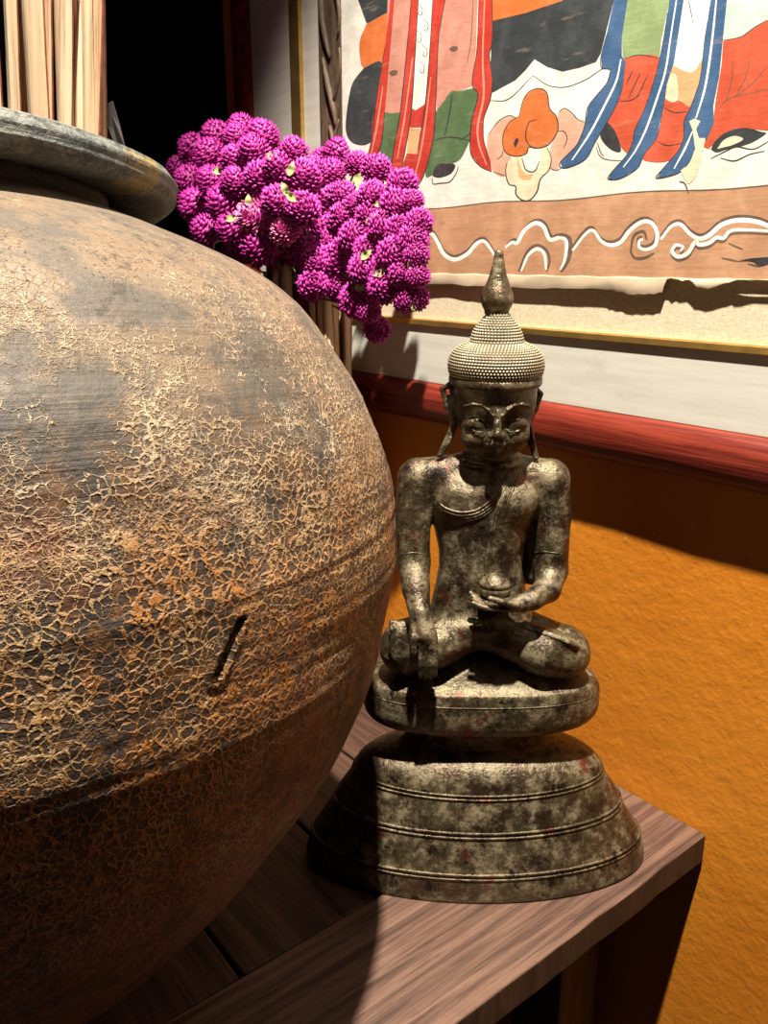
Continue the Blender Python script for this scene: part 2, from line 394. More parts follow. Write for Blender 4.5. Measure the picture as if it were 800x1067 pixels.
# left robed figure
UPY = -150
up_poly([(374, UPY), (374, 0), (383, 25), (408, 16), (412, 0), (412, UPY)], BLK, raw=True)
up_poly([(383, 25), (376, 42), (376, 58), (380, 71), (399, 66), (408, 50), (410, 14)], ORG)
up_poly(cr([(420, 270), (375, 330), (355, 420), (348, 520), (375, 568), (430, 575), (465, 530), (470, 400), (490, 250)], *P0), BLK)
up_poly([(408, UPY), (444, UPY), (440, 0), (428, 118), (398, 120), (404, 40)], PINK, raw=True)
up_poly(cr([(500, 445), (530, 450), (560, 448), (580, 470), (545, 590), (540, 655), (470, 645), (490, 560)], *P0), GRN)
up_poly([(412, UPY), (408, 0), (402, 50), (393, 105), (389, 126), (388, 147), (381, 172), (390, 173), (398, 150), (402, 118), (407, 60), (412, 0), (418, UPY)], RED, raw=True)
up_poly([(440, UPY), (436, 0), (430, 60), (426, 112), (434, 115), (444, 109), (452, 0), (458, UPY)], WHITE, raw=True)
up_poly([(428, 112), (434, 115), (445, 108), (443, 133), (426, 133)], RED, raw=True)
up_poly([(427, 132), (432, 134), (439, 134), (438, 161), (425, 160)], TAN, raw=True)
up_poly([(425, 160), (438, 161), (432, 190), (414, 188)], RED, raw=True)
for q in ((432, 12), (431, 40), (438, 28), (437, 55), (434, 72)):
    stroke([(q[0] + 4, q[1] - 8), (q[0] + 9, q[1] - 3), (q[0] + 8, q[1] + 4), (q[0] + 5, q[1] + 3), (q[0] + 6, q[1] - 1)], .9, SHADE)
up_poly([(433, UPY), (429, 0), (425, 52), (418, 118), (411, 157), (408, 184), (418, 186), (425, 147), (430, 110), (434, 50), (437, 0), (441, UPY)], RED, raw=True)
up_poly([(458, UPY), (500, UPY), (499, 0), (497, 52), (493, 90), (472, 98), (456, 115), (456, 40), (460, 0)], PINK, raw=True)
up_poly(cr([(705, 445), (735, 405), (765, 365), (800, 362), (860, 350), (876, 360), (872, 440), (858, 520), (835, 570), (800, 635), (740, 660), (665, 702), (690, 560)], *P0), GRN)
up_poly(cr([(692, 700), (705, 660), (740, 648), (782, 655), (765, 690), (720, 706)], *P0), INK)
stroke(cr([(690, 706), (695, 730), (720, 728), (760, 722), (785, 690), (795, 660)], *P0), 1.2, INK)
for a in ([(770, 375), (760, 450), (740, 540)], [(690, 560), (760, 545), (850, 560)], [(800, 560), (850, 520), (870, 470)]): stroke(cr(a, *P0), 1.4, INK)
up_poly([(453, UPY), (452, 0), (448, 66), (444, 110), (438, 147), (437, 163), (430, 184), (427, 199), (434, 197), (443, 181), (452, 147), (455, 110), (458, 40), (465, 0), (470, UPY)], RED, raw=True)
for a in ([(450, 80), (444, 130), (438, 165), (430, 193)], [(431, 60), (423, 120), (415, 165)], [(400, 90), (394, 130), (388, 160)]): stroke(a, 1.6, paint('pink_line', (.60, .22, .16)))
for a in ([(465, 0), (458, 40), (455, 110), (452, 147), (443, 181), (434, 197), (428, 199)], [(452, 0), (448, 66), (444, 110), (438, 147), (436, 163)], [(430, 0), (425, 52), (418, 118), (411, 157), (408, 184)], [(437, 0), (434, 50), (430, 110), (425, 147), (417, 186)], [(402, 50), (393, 105), (388, 147), (381, 172)], [(402, 116), (398, 150), (389, 172)]): stroke(a, 1.2, INK)
for q in ((410, 76), (473, 51)): up_poly([(q[0] - 4, q[1]), (q[0], q[1] - 2.5), (q[0] + 5, q[1] - 2), (q[0] + 4, q[1] + 2), (q[0] - 1, q[1] + 3)], SHADE)
stroke([(494, 0), (492, 40), (488, 66)], 1.0, SHADE)
# black robe hem, scalloped white below it
up_poly([(510, UPY), (640, UPY), (640, -2), (583, 4), (514, 24)], ORG, raw=True)
up_poly([(514, 22), (548, 14), (587, 1), (600, -30), (660, -30), (641, 0), (627, 56), (622, 65), (605, 71), (587, 75), (571, 70), (558, 62), (549, 73), (538, 84), (514, 97), (512, 70)], BLK, raw=True)
stroke(cr([(155, 510), (250, 500), (370, 382)], *P1), 1.1, INK); stroke(cr([(370, 382), (450, 433), (540, 440), (640, 402), (720, 350), (762, 352)], *P1), 1.1, INK)
up_poly(cr([(140, 690), (195, 615), (250, 585), (300, 610), (255, 700), (262, 780), (232, 890), (168, 868), (138, 800)], *P1), CLOUD)
up_poly(cr([(455, 760), (490, 650), (498, 570), (530, 548), (570, 575), (595, 602), (632, 620), (600, 720), (515, 820), (490, 860), (455, 850)], *P1), CLOUD)
stroke(cr([(145, 680), (195, 615), (250, 585), (290, 602)], *P1), 1.1, INK); stroke(cr([(500, 570), (530, 548), (570, 575), (595, 602), (630, 620)], *P1), 1.1, INK)
stroke(cr([(490, 665), (525, 665), (543, 700), (525, 750)], *P1), 1.1, INK); stroke(cr([(220, 760), (210, 790), (185, 806)], *P1), 1.0, INK); stroke(cr([(168, 868), (230, 890)], *P1), 1.0, INK); stroke(cr([(458, 852), (490, 862), (518, 845)], *P1), 1.0, INK)
tanf = [(240, 820), (265, 800), (320, 770), (360, 740), (440, 745), (462, 800), (450, 860), (408, 905), (390, 970), (352, 1012), (312, 1010), (284, 980), (282, 942), (248, 930), (232, 870)]
up_poly(cr(tanf, *P1), CREAM); stroke(cr([(440, 745), (462, 800), (450, 860), (408, 905), (390, 970), (352, 1012), (312, 1010), (284, 980), (282, 942), (248, 930), (232, 870), (240, 820)], *P1), 1.5, INK)
up_poly(cr([(290, 800), (330, 880), (370, 880), (350, 910), (300, 895)], *P1), TAN)
up_poly(cr([(315, 800), (335, 752), (400, 752), (408, 820), (378, 866), (335, 858)], *P1), WHITE); stroke(cr([(315, 800), (335, 858), (378, 866), (404, 815)], *P1), 1.4, INK)
org = [(300, 590), (320, 510), (350, 465), (400, 448), (440, 470), (455, 550), (488, 590), (495, 660), (450, 730), (390, 750), (350, 745), (335, 778), (280, 790), (228, 765), (218, 690), (250, 620)]
up_poly(cr(org, *P1), ORG); stroke(cr(org + [org[0]], *P1), 1.3, INK)
stroke(cr([(390, 605), (350, 620), (333, 690), (352, 735), (390, 750)], *P1), 1.2, INK)
up_poly(cr([(272, 725), (285, 700), (298, 710), (280, 745)], *P1), INK)
# red fourth strip
up_poly([(500, UPY), (500, 0), (498, 51), (493, 87), (499, 99), (493, 124), (491, 144), (492, 161), (501, 173), (513, 179), (512, 168), (505, 146), (505, 124), (512, 103), (514, 82), (511, 58), (514, 41), (514, 0), (516, UPY)], RED, raw=True)
stroke([(506, 0), (504, 60), (505, 100), (499, 130), (500, 150), (508, 172)], 2.2, paint('pink_line', (.6, .22, .16)))
stroke([(500, 0), (498, 51), (493, 87), (499, 99), (493, 124), (491, 144), (492, 161), (501, 173), (513, 179)], 1.2, INK); stroke([(514, 0), (514, 41), (511, 58), (514, 82), (512, 103), (505, 124), (505, 146), (513, 179)], 1.2, INK)
# right robed figure
up_poly([(655, UPY), (700, UPY), (699, 0), (690, 42), (688, 62), (667, 58), (650, 62), (649, 40)], LGRN, raw=True)
up_poly(cr([(138, 275), (210, 256), (302, 272), (275, 400), (225, 560), (180, 640), (172, 712), (130, 690), (100, 620), (62, 568), (95, 490), (128, 400)], *P2), VERM)
stroke(cr([(140, 273), (210, 256), (302, 272)], *P2), 1.1, INK)
for a in ([(180, 325), (150, 390)], [(215, 340), (185, 400), (160, 455)], [(248, 348), (215, 420), (190, 458)], [(120, 470), (170, 465), (215, 440)]): stroke(cr(a, *P2), 1.1, INK)
up_poly(cr([(60, 565), (98, 610), (125, 700), (75, 692), (28, 630)], *P2), INK)
stroke(cr([(10, 680), (25, 720), (60, 740), (130, 745)], *P2), 1.0, INK); stroke(cr([(15, 660), (30, 705), (45, 725)], *P2), 1.0, INK)
up_poly([(712, UPY), (741, UPY), (741, 0), (733, 60), (726, 72), (717, 75), (705, 66), (702, 60), (712, 0)], WHITE, raw=True)
stroke(cr([(435, 0), (445, 40), (460, 120)], *P2), 1.0, INK)
up_poly(cr([(330, 455), (440, 490), (440, 560), (420, 640), (400, 705), (330, 750), (230, 742), (240, 690), (300, 600)], *P2), VERM)
up_poly(cr([(360, 300), (430, 335), (470, 325), (508, 268), (490, 400), (445, 492), (400, 470), (325, 455), (330, 400), (345, 330)], *P2), TAN)
up_poly(cr([(335, 345), (380, 350), (385, 465), (328, 452)], *P2), CREAM)
for a in ([(325, 500), (370, 522), (430, 518)], [(290, 655), (340, 675), (405, 665)]): stroke(cr(a, *P2), 1.2, INK)
sB = [(350, 0), (320, 190), (290, 330), (240, 490), (190, 600), (178, 660), (150, 720), (80, 800), (66, 830), (120, 828), (200, 780), (235, 710), (290, 640), (320, 500), (335, 400), (370, 290), (400, 100), (415, 0)]
up_poly([(705, UPY)] + cr(sB, *P2) + [(720, UPY)], BLU, raw=True)
stroke(cr([(340, 60), (320, 190), (290, 330), (240, 490), (190, 600), (178, 660), (150, 720), (80, 800), (66, 830), (120, 828), (200, 780), (235, 710), (290, 640), (320, 500), (335, 400)], *P2), 1.0, INK)
stroke(cr([(388, -40), (355, 170), (330, 330), (290, 460), (240, 600), (190, 700), (135, 775)], *P2), 2.0, WL)
up_poly(cr([(610, -700), (2600, -900), (2600, -260), (1700, -90), (1100, 60), (795, 95), (740, 130), (680, 170), (605, 180)], *P2), TEAL, raw=True)
up_poly(cr([(598, 188), (680, 172), (740, 130), (800, 95), (1100, 60), (1700, -90), (2600, -260), (2600, 340), (1700, 500), (1050, 590), (800, 605), (700, 595), (640, 600), (580, 640), (530, 690), (505, 680), (550, 570), (565, 450), (590, 300)], *P2), VERM, raw=True)
stroke(cr([(598, 188), (680, 172), (740, 130), (800, 95)], *P2), 1.1, INK)
for a in ([(570, 515), (610, 470), (660, 445), (740, 430), (830, 400)], [(660, 445), (740, 380), (800, 310)], [(610, 470), (635, 380), (642, 285)], [(655, 447), (705, 350), (722, 260)]): stroke(cr(a, *P2), 1.1, SHADE)
up_poly(cr([(540, 692), (560, 655), (600, 620), (640, 603), (700, 593), (770, 610), (795, 620), (720, 665), (620, 690), (570, 706)], *P2), BLK)
up_poly(cr([(570, 690), (600, 650), (650, 630), (690, 645), (640, 672)], *P2), CREAM)
for a in ([(540, 735), (600, 705), (660, 680), (740, 690), (830, 640)], [(585, 732), (650, 745), (720, 715), (790, 700)]): stroke(cr(a, *P2), 1.2, INK)
sC = [(540, 0), (510, 200), (490, 370), (450, 490), (418, 560), (415, 640), (390, 700), (320, 780), (288, 826), (390, 802), (440, 750), (468, 690), (500, 655), (520, 650), (555, 570), (552, 490), (580, 350), (605, 100), (615, 0)]
up_poly([(752, UPY)] + cr(sC, *P2) + [(770, UPY)], BLU, raw=True)
stroke(cr([(525, 100), (510, 200), (490, 370), (450, 490), (418, 560), (415, 640), (390, 700), (320, 780), (288, 826), (390, 802), (440, 750), (468, 690)], *P2), 1.0, INK)
stroke(cr([(570, -40), (545, 200), (515, 400), (472, 548)], *P2), 2.2, WL); stroke(cr([(455, 610), (420, 690), (370, 782)], *P2), 2.0, WL)
up_poly(cr([(440, 562), (465, 550), (492, 562), (472, 598), (485, 640), (515, 640), (505, 700), (470, 700), (455, 600)], *P2), CREAM, raw=True)
up_poly(cr([(400, 790), (440, 760), (470, 690), (500, 700), (480, 800), (440, 850), (420, 830)], *P2), CREAM)
stroke(cr([(395, 840), (420, 850), (437, 895)], *P2), 1.6, SHADE)
sA = [(641, 0), (633, 36), (627, 60), (628, 71), (637, 73), (633, 87), (614, 111), (610, 132), (602, 151), (585, 169), (587, 175), (598, 173), (612, 165), (622, 147), (643, 110), (650, 90), (653, 65), (649, 59), (649, 38), (655, 0)]
up_poly([(645, UPY)] + sA + [(660, UPY)], BLU, raw=True)
stroke([(633, 36), (627, 60), (628, 71), (637, 73), (633, 87), (614, 111), (610, 132), (602, 151), (585, 169), (587, 175), (598, 173), (612, 165), (622, 147), (643, 110), (650, 90)], 1.0, INK)
stroke([(648, 62), (643, 85), (630, 112), (615, 140), (597, 167)], 2.2, WL)
# cloud scroll on the band: dark line with a chalk line beneath it
def scroll(pts, dx=0, dy=-3.0, w=4.2): stroke([(x + dx, y + dy) for x, y in pts], w * .9, SHADE); stroke(pts, w, WL)
scroll(cr([(48, 290), (60, 262), (85, 255), (108, 290), (135, 340), (180, 362), (232, 338), (270, 296), (302, 286), (330, 320), (348, 348)], *P3))
stroke(cr([(40, 355), (62, 350), (68, 320), (52, 305)], *P3), 3, SHADE); stroke(cr([(42, 345), (56, 340), (58, 322)], *P3), 2.5, WL)
scroll(cr([(390, 312), (418, 290), (440, 292), (470, 240), (515, 210), (550, 226), (575, 278), (620, 270), (645, 290), (638, 360), (620, 405)], *P3), 1.5, -3)
stroke(cr([(600, 258), (650, 265), (662, 300), (655, 360), (622, 415)], *P3), 4, SHADE)
stroke(cr([(446, 412), (478, 335), (520, 302), (562, 325), (574, 370), (562, 412)], *P3), 3.2, SHADE); stroke(cr([(456, 410), (485, 345), (522, 318), (552, 338), (560, 405)], *P3), 3.4, WL)
scroll(cr([(-10, 325), (38, 262), (75, 240), (110, 285), (150, 302), (192, 288), (230, 240), (280, 205), (320, 210), (342, 250), (335, 300), (300, 320), (270, 312), (268, 285), (285, 278)], *P4), -1, -3.2)
stroke(cr([(232, 330), (245, 265), (285, 245), (300, 280)], *P4), 3.2, SHADE); stroke(cr([(232, 330), (250, 355), (290, 355), (330, 335)], *P4), 3.2, SHADE)
scroll(cr([(358, 278), (400, 225), (440, 215), (480, 255), (520, 275), (560, 260), (610, 218), (680, 198), (760, 205), (840, 235), (920, 250), (1010, 200), (1120, 170), (1200, 215), (1320, 220)], *P4), 0, -3.5, 4.8)
scroll(cr([(840, 245), (720, 238), (650, 242), (620, 272), (590, 270), (560, 292), (520, 300), (500, 290), (470, 335), (430, 350), (405, 328), (420, 302), (450, 308), (440, 326)], *P4), 0, 3.5, 4.2)
for a in ([(640, 295), (700, 320)], [(610, 355), (680, 370)], [(680, 370), (740, 362), (840, 358)], [(720, 380), (770, 392)]): stroke(cr(a, *P4), 2.2, SHADE)
up_poly(cr([(690, 366), (740, 356), (830, 352), (830, 372), (770, 392), (745, 374)], *P4), INK)
mats = [None] * len(PAINTS)
for i, mm in PAINTS.values(): mats[i] = mm
cloth = fpart(cl.build('painted_cloth', mats, None, False)); tag(cloth, 'old painted cloth with robes, sashes and a cloud scroll band')
# loose torn strip under the cloth
k = 400; vs = []; fs = []; ns = 9
r2 = random.Random(3)
xs = np.linspace(-.80, XR - .02, k)
jag = 0
for i, x in enumerate(xs):
    jag = .8 * jag + r2.uniform(-1, 1) * .0005
    drop = .0125 + jag * .5 + .0008 * math.sin(x * 31)
    if x > -.398: drop = max(.001, .0040 + .0045 * math.sin(x * 83) + jag * 4)
    if -.445 < x < -.398: drop += .004 * math.sin((x + .445) / .047 * math.pi) + jag * 2
    lift = .0014 if x < -.45 else .0022
    for j in range(ns):
        t = j / (ns - 1)
        vs.append((x, YC - .0004 - lift * math.sin(t * 2.3) - .0003 * math.sin(x * 55 + t * 3), zb + .001 - drop * t + .0004 * math.sin(x * 140 + t * 5)))
for i in range(k - 1):
    for j in range(ns - 1): fs.append([i*ns+j, i*ns+j+1, (i+1)*ns+j+1, (i+1)*ns+j])
te = fpart(obj('torn_edge', mesh('torn_edge', vs, fs), PAPER)); te['label'] = 'frayed beige paper edge curling below the cloth'
sm = te.modifiers.new('t', 'SOLIDIFY'); sm.thickness = .0008

fr.location.y -= .0015

# ------------------------------------------------------------------ table
tb = empty('wooden_table', (-1.0, .19, -.78))
tag(tb, 'weathered brown wooden table with an end plank, carrying the jar and the bronze statue', 'table')
def tpart(o): o.parent = tb; o.matrix_parent_inverse = Matrix.Translation(-Vector(tb.location)); return o
def plank(name, lo, hi, mat, wob=.0012, cuts=40, along=1):
    """a board with slightly worn edges, gently uneven"""
    m = MB(); m.box(lo, hi); me = mesh(name, m.v, m.f); b = bmesh.new(); b.from_mesh(me)
    ed = [e for e in b.edges if abs((e.verts[0].co - e.verts[1].co)[along]) > .05]
    bmesh.ops.subdivide_edges(b, edges=ed, cuts=cuts, use_grid_fill=True)
    bmesh.ops.bevel(b, geom=[e for e in b.edges if len(e.link_faces) == 2 and e.calc_face_angle(0) > 1], offset=.0022, segments=3, affect='EDGES', profile=.5)
    r = random.Random(hash(name) % 91 + int(lo[0] * 1000)); ph = r.random() * 9
    for v in b.verts:
        q = v.co[along]
        v.co.z += wob * .35 * math.sin(q * 23 + ph) * (1 if v.co.z > hi[2] - .006 else 0) - abs(wob * .35) * (v.co.z > hi[2] - .006)
        if v.co[1 - along] > hi[1 - along] - .004: v.co[1 - along] -= abs(wob * .8 * math.sin(q * 37 + ph) + wob * .5 * math.sin(q * 91))
    b.to_mesh(me); b.free(); o = tpart(obj(name, me, mat, None, False)); return o
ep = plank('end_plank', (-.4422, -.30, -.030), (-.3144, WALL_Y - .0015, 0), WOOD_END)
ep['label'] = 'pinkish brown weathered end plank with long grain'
ep.data.materials.append(WOOD_DARK)  # darker wood for outer edge and underside: their shade put into the colour
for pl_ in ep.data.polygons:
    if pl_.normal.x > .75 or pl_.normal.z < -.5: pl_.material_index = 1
ys = [-.30, -.165, -.03, .10, .225, .352, .455, .545, WALL_Y - .0015]
for a, b_ in zip(ys[:-1], ys[1:]):
    plank('plank', (-1.62, a + .0012, -.031), (-.4435, b_ - .0012, -.001), WOOD_IN, .0012, 40, 0)
for (lo, hi) in (((-1.50, -.235, -.12), (-.43, -.205, -.031)), ((-1.50, .55, -.12), (-.43, .58, -.031)), ((-.43, -.22, -.12), (-.40, .56, -.031)), ((-1.53, -.22, -.12), (-1.50, .56, -.031))):
    m = MB(); m.box(lo, hi); tpart(m.build('apron', WOOD_DARK, None, False, .002))
for x in (-1.54, -.45):
    for y in (-.25, .535):
        m = MB(); m.box((x, y, -.78), (x + .06, y + .06, -.031)); tpart(m.build('leg', WOOD_DARK, None, False, .004))

# ------------------------------------------------------------------ big clay jar
jp = [-.27563, .44003, .53039, .15667, .54276, .01325, .00805, .0307, -.12408]
jr = np.array([.04158, .12112, .1989, .25989, .28792, .28838, .26598, .22065, .13013])
jt = np.array([0, .12, .25, .4, .55, .7, .82, .92, 1.])
def hermite(x, y, xx):
    mm = np.gradient(y, x); i = np.clip(np.searchsorted(x, xx) - 1, 0, len(x) - 2); hh = x[i+1] - x[i]; s_ = (xx - x[i]) / hh
    return (2*s_**3-3*s_**2+1)*y[i] + (s_**3-2*s_**2+s_)*hh*mm[i] + (-2*s_**3+3*s_**2)*y[i+1] + (s_**3-s_**2)*hh*mm[i+1]
jc = RT * jp[0] + FH * jp[1]
jar = empty('clay_jar', (jc.x, jc.y, 0))
tag(jar, 'huge round clay jar with crackled ochre and grey surface, standing on the table', 'jar')
zax = (Vector((0, 0, 1)) - RT * jp[7] - FH * jp[8]).normalized(); xax = (RT - zax * RT.dot(zax)).normalized(); yax = zax.cross(xax)
jar.matrix_world = Matrix(((xax.x, yax.x, zax.x, jc.x), (xax.y, yax.y, zax.y, jc.y), (xax.z, yax.z, zax.z, 0.0), (0, 0, 0, 1)))
NZ, NA = 400, 900
tt = np.linspace(0, 1, NZ); rr = hermite(jt, jr, tt); zz = tt * jp[2]
foot = np.clip(zz / .02, 0, 1); rr = rr * (1 - .25 * (1 - foot) ** 2); zz = zz + .0065 * (1 - foot)      # rounded foot touching the table
A_ = np.linspace(0, 2 * np.pi, NA, endpoint=False)
RR = np.repeat(rr[:, None], NA, 1)
r3 = np.random.RandomState(5)
for kx, kz, am in ((2, 3, .0012), (3, 7, .0009), (5, 17, .0005), (1, 41, .00012), (0, 95, .0001), (1, 150, .00006)):
    RR += am * np.sin(kx * A_[None] + kz * zz[:, None] * 6 + r3.rand() * 6) * np.clip(zz[:, None] / .05, 0, 1)
def seen(px, py):
    """jar-local angle and height under a photo pixel"""
    d = (FW + RT * ((px - CX) / F_PX) - UP * ((py - CY) / F_PX)).normalized(); M = jar.matrix_world.inverted()
    o = M @ EYEP; d = (M.to_3x3() @ d)
    for i in range(4000):
        q = o + d * (.12 + i * .00015)
        if 0 < q.z < jp[2] and math.hypot(q.x, q.y) < np.interp(q.z, zz, rr): return math.atan2(q.y, q.x) % (2 * math.pi), q.z
    return 0, .3
a0, z0 = seen(252, 648); a1, z1 = seen(228, 708)          # the gouge in the wall of the jar
R_mean = .285
da = (A_[None] - a0 + math.pi) % (2 * math.pi) - math.pi
ux, uz = ((a1 - a0 + math.pi) % (2*math.pi) - math.pi) * R_mean, z1 - z0
L2 = ux * ux + uz * uz
tpar = np.clip((da * R_mean * ux + (zz[:, None] - z0) * uz) / L2, 0, 1)
dist = np.sqrt((da * R_mean - tpar * ux) ** 2 + (zz[:, None] - z0 - tpar * uz) ** 2)
RR -= .0034 * np.exp(-(dist / .0013) ** 2) - .0008 * np.exp(-((dist - .0030) / .0014) ** 2)
# ridge line round the belly
al, zl = seen(300, 597); 
zr_line = zl + .004 * np.sin(A_ * 3 + 1)
RR += .0005 * np.exp(-((zz[:, None] - zr_line[None]) / .0030) ** 2) - .0002 * np.exp(-((zz[:, None] - zr_line[None] + .0055) / .0028) ** 2)
vs = np.stack([RR * np.cos(A_)[None], RR * np.sin(A_)[None], np.repeat(zz[:, None], NA, 1)], -1).reshape(-1, 3)
# neck rises inside the lip, then the inner wall
inner = [(jr[-1] - .001, jp[2] + .004), (jr[-1] - .0015, jp[4]), (jr[-1] - .003, jp[4]), (jr[-1] - .004, jp[2])] + [(max(.02, float(np.interp(q, zz, rr)) - .016), q) for q in np.linspace(jp[2] - .012, .024, 26)]
iv = [(r_ * math.cos(a), r_ * math.sin(a), z_) for r_, z_ in inner for a in A_]
vs = np.vstack([vs, np.array(iv)]); nr = NZ + len(inner)
fs = [[i*NA+j, i*NA+(j+1) % NA, (i+1)*NA+(j+1) % NA, (i+1)*NA+j] for i in range(nr - 1) for j in range(NA)]
fs += [list(range(NA))[::-1], [(nr-1)*NA+j for j in range(NA)]]
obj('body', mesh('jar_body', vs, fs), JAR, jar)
# thick rolled lip
n1, n2 = 420, 36; vs = []
for i in range(n1):
    a = 2 * math.pi * i / n1
    for j in range(n2):
        q = 2 * math.pi * j / n2
        cr_, sr_ = math.cos(q), math.sin(q)
        rad = jp[3] + jp[5] * math.copysign(abs(cr_) ** .85, cr_) + .0006 * math.sin(q * 9) + .0005 * math.sin(a * 5 + q)
        if cr_ < 0: rad = jp[3] + (jp[3] - jr[-1] + .003) * cr_
        vs.append((rad * math.cos(a), rad * math.sin(a), jp[4] + (jp[6] + .0015) * sr_ + .0006 * math.sin(a * 7)))
fs = [[i*n2+j, ((i+1) % n1)*n2+j, ((i+1) % n1)*n2+(j+1) % n2, i*n2+(j+1) % n2] for i in range(n1) for j in range(n2)]
lip = obj('rim', mesh('jar_rim', vs, fs), RIM, jar); lip['label'] = 'grey weathered rolled rim'

# ------------------------------------------------------------------ split reeds standing in the jar
JM = jar.matrix_world.copy()
mouth = JM @ Vector((0, 0, jp[4])); floor_pt = JM @ Vector((0, 0, .06))
def reed_mesh(seed, width, thick):
    r = random.Random(seed); n = 40; m = MB(); prof = []
    ph = [r.random() * 6 for _ in range(4)]
    ring = [(-.5, -.5), (-.15, -.56), (.2, -.52), (.5, -.4), (.52, .1), (.45, .5), (0, .55), (-.45, .5)]
    vs = []
    for i in range(n + 1):
        t = i / n
        wv = width * (1 + .10 * math.sin(t * 9 + ph[0]) + .05 * math.sin(t * 31 + ph[1])); th_ = thick * (1 + .12 * math.sin(t * 13 + ph[2]))
        ox = .004 * math.sin(t * 4 + ph[3]); oy = .003 * math.sin(t * 5 + ph[1])
        for (a, b_) in ring: vs.append((ox + a * wv, oy + b_ * th_, t))
    k = len(ring)
    fs = [[i*k+j, i*k+(j+1) % k, (i+1)*k+(j+1) % k, (i+1)*k+j] for i in range(n) for j in range(k)]; mi = [1 if (j in (3, 4)) else 0 for i in range(n) for j in range(k)]
    fs += [list(range(k))[::-1], [n*k+j for j in range(k)]]; mi += [0, 0]
    return mesh('reed_strip', vs, fs, mi)
# (x in photo at the rim line, width px, lean of top px, distance from camera axis, tone)
reeds = [(106, 11, 0, .554, 0), (97, 10, 1, .540, 1), (88, 12, 0, .530, 1), (78, 11, 1, .535, 2), (70, 9, 0, .528, 0), (60, 12, 0, .520, 0), (50, 9, -1, .532, 2), (37, 20, -5, .512, 1), (24, 9, -4, .535, 2),
         (15, 12, -7, .515, 1), (4, 10, -8, .522, 1), (-8, 13, -9, .515, 0), (-20, 12, -10, .525, 1), (-32, 14, -11, .518, 2), (92, 16, 0, .535, 2), (65, 16, -2, .55, 2), (30, 16, -5, .552, 2), (100, 11, 1, .565, 1), (82, 10, 0, .54, 0)]
RL = []
for i, (px, wpx, lean, dist_, tone) in enumerate(reeds):
    d = FW + RT * ((px - CX) / F_PX) - UP * ((140 - CY) / F_PX); t_ = dist_ / d.dot(FH); base = EYEP + d * t_
    d2 = FW + RT * ((px + lean - CX) / F_PX) - UP * ((0 - CY) / F_PX); top_ = EYEP + d2 * (dist_ / d2.dot(FH))
    ax = (top_ - base).normalized()
    lo = base - ax * ((base.z - .22) / ax.z); hi = base + ax * ((.98 + .05 * math.sin(i * 2.3) - base.z) / ax.z)
    wid = wpx / F_PX * (t_ * 1.02)
    me = reed_mesh(i, wid, wid * .45)
    o = obj('reed_strip', me, [STRAW[tone], BARK], None, True)
    X = (RT - ax * RT.dot(ax)).normalized(); Yv = ax.cross(X); Lh = (hi - lo).length
    rot = Matrix((X, Yv, ax)).transposed()
    rot = rot @ Matrix.Rotation(rnd.uniform(-.35, .35), 3, 'Z')
    o.matrix_world = Matrix.Translation(lo) @ rot.to_4x4() @ Matrix.Diagonal((1, 1, Lh, 1))
    tag(o, None, 'reed', 'split reeds standing in the jar'); RL.append((-px, o, i))
front = sorted([q for q in RL if q[2] < 11], key=lambda q: q[0])
NTH = ['rightmost', 'second from right', 'third from right', 'fourth from right', 'fifth from right', 'sixth from right', 'seventh from right', 'eighth from right', 'ninth from right', 'tenth from right', 'leftmost in view']
for n_, q in enumerate(front): q[1]['label'] = '%s of the pale split reeds at the front of the jar mouth' % NTH[n_]
for q in RL:
    if q[2] >= 11: q[1]['label'] = 'pale split reed tucked behind or beside the front ones in the jar mouth'
# dark dry leaf scrap behind the reeds
m = MB(); P_ = [(112, 108), (117, 105), (122, 122), (127, 140), (131, 158), (126, 165), (115, 160), (111, 130)]
pts = []
for (x, y) in P_:
    d = FW + RT * ((x - CX) / F_PX) - UP * ((y - CY) / F_PX); pts.append(EYEP + d * ((.57 + .003 * math.sin(x)) / d.dot(FH)))
pts2 = [p + FH * .0012 for p in pts]; n = len(pts)
m.add(pts + pts2, [list(range(n)), list(range(n, 2 * n))[::-1]] + [[i, n + i, n + (i + 1) % n, (i + 1) % n] for i in range(n)])
tag(m.build('dry_leaf', plain('dry_dark_leaf', (.035, .032, .028), .7, .3, 60)), 'dark dry leaf scrap sticking up behind the right end of the jar rim', 'leaf')

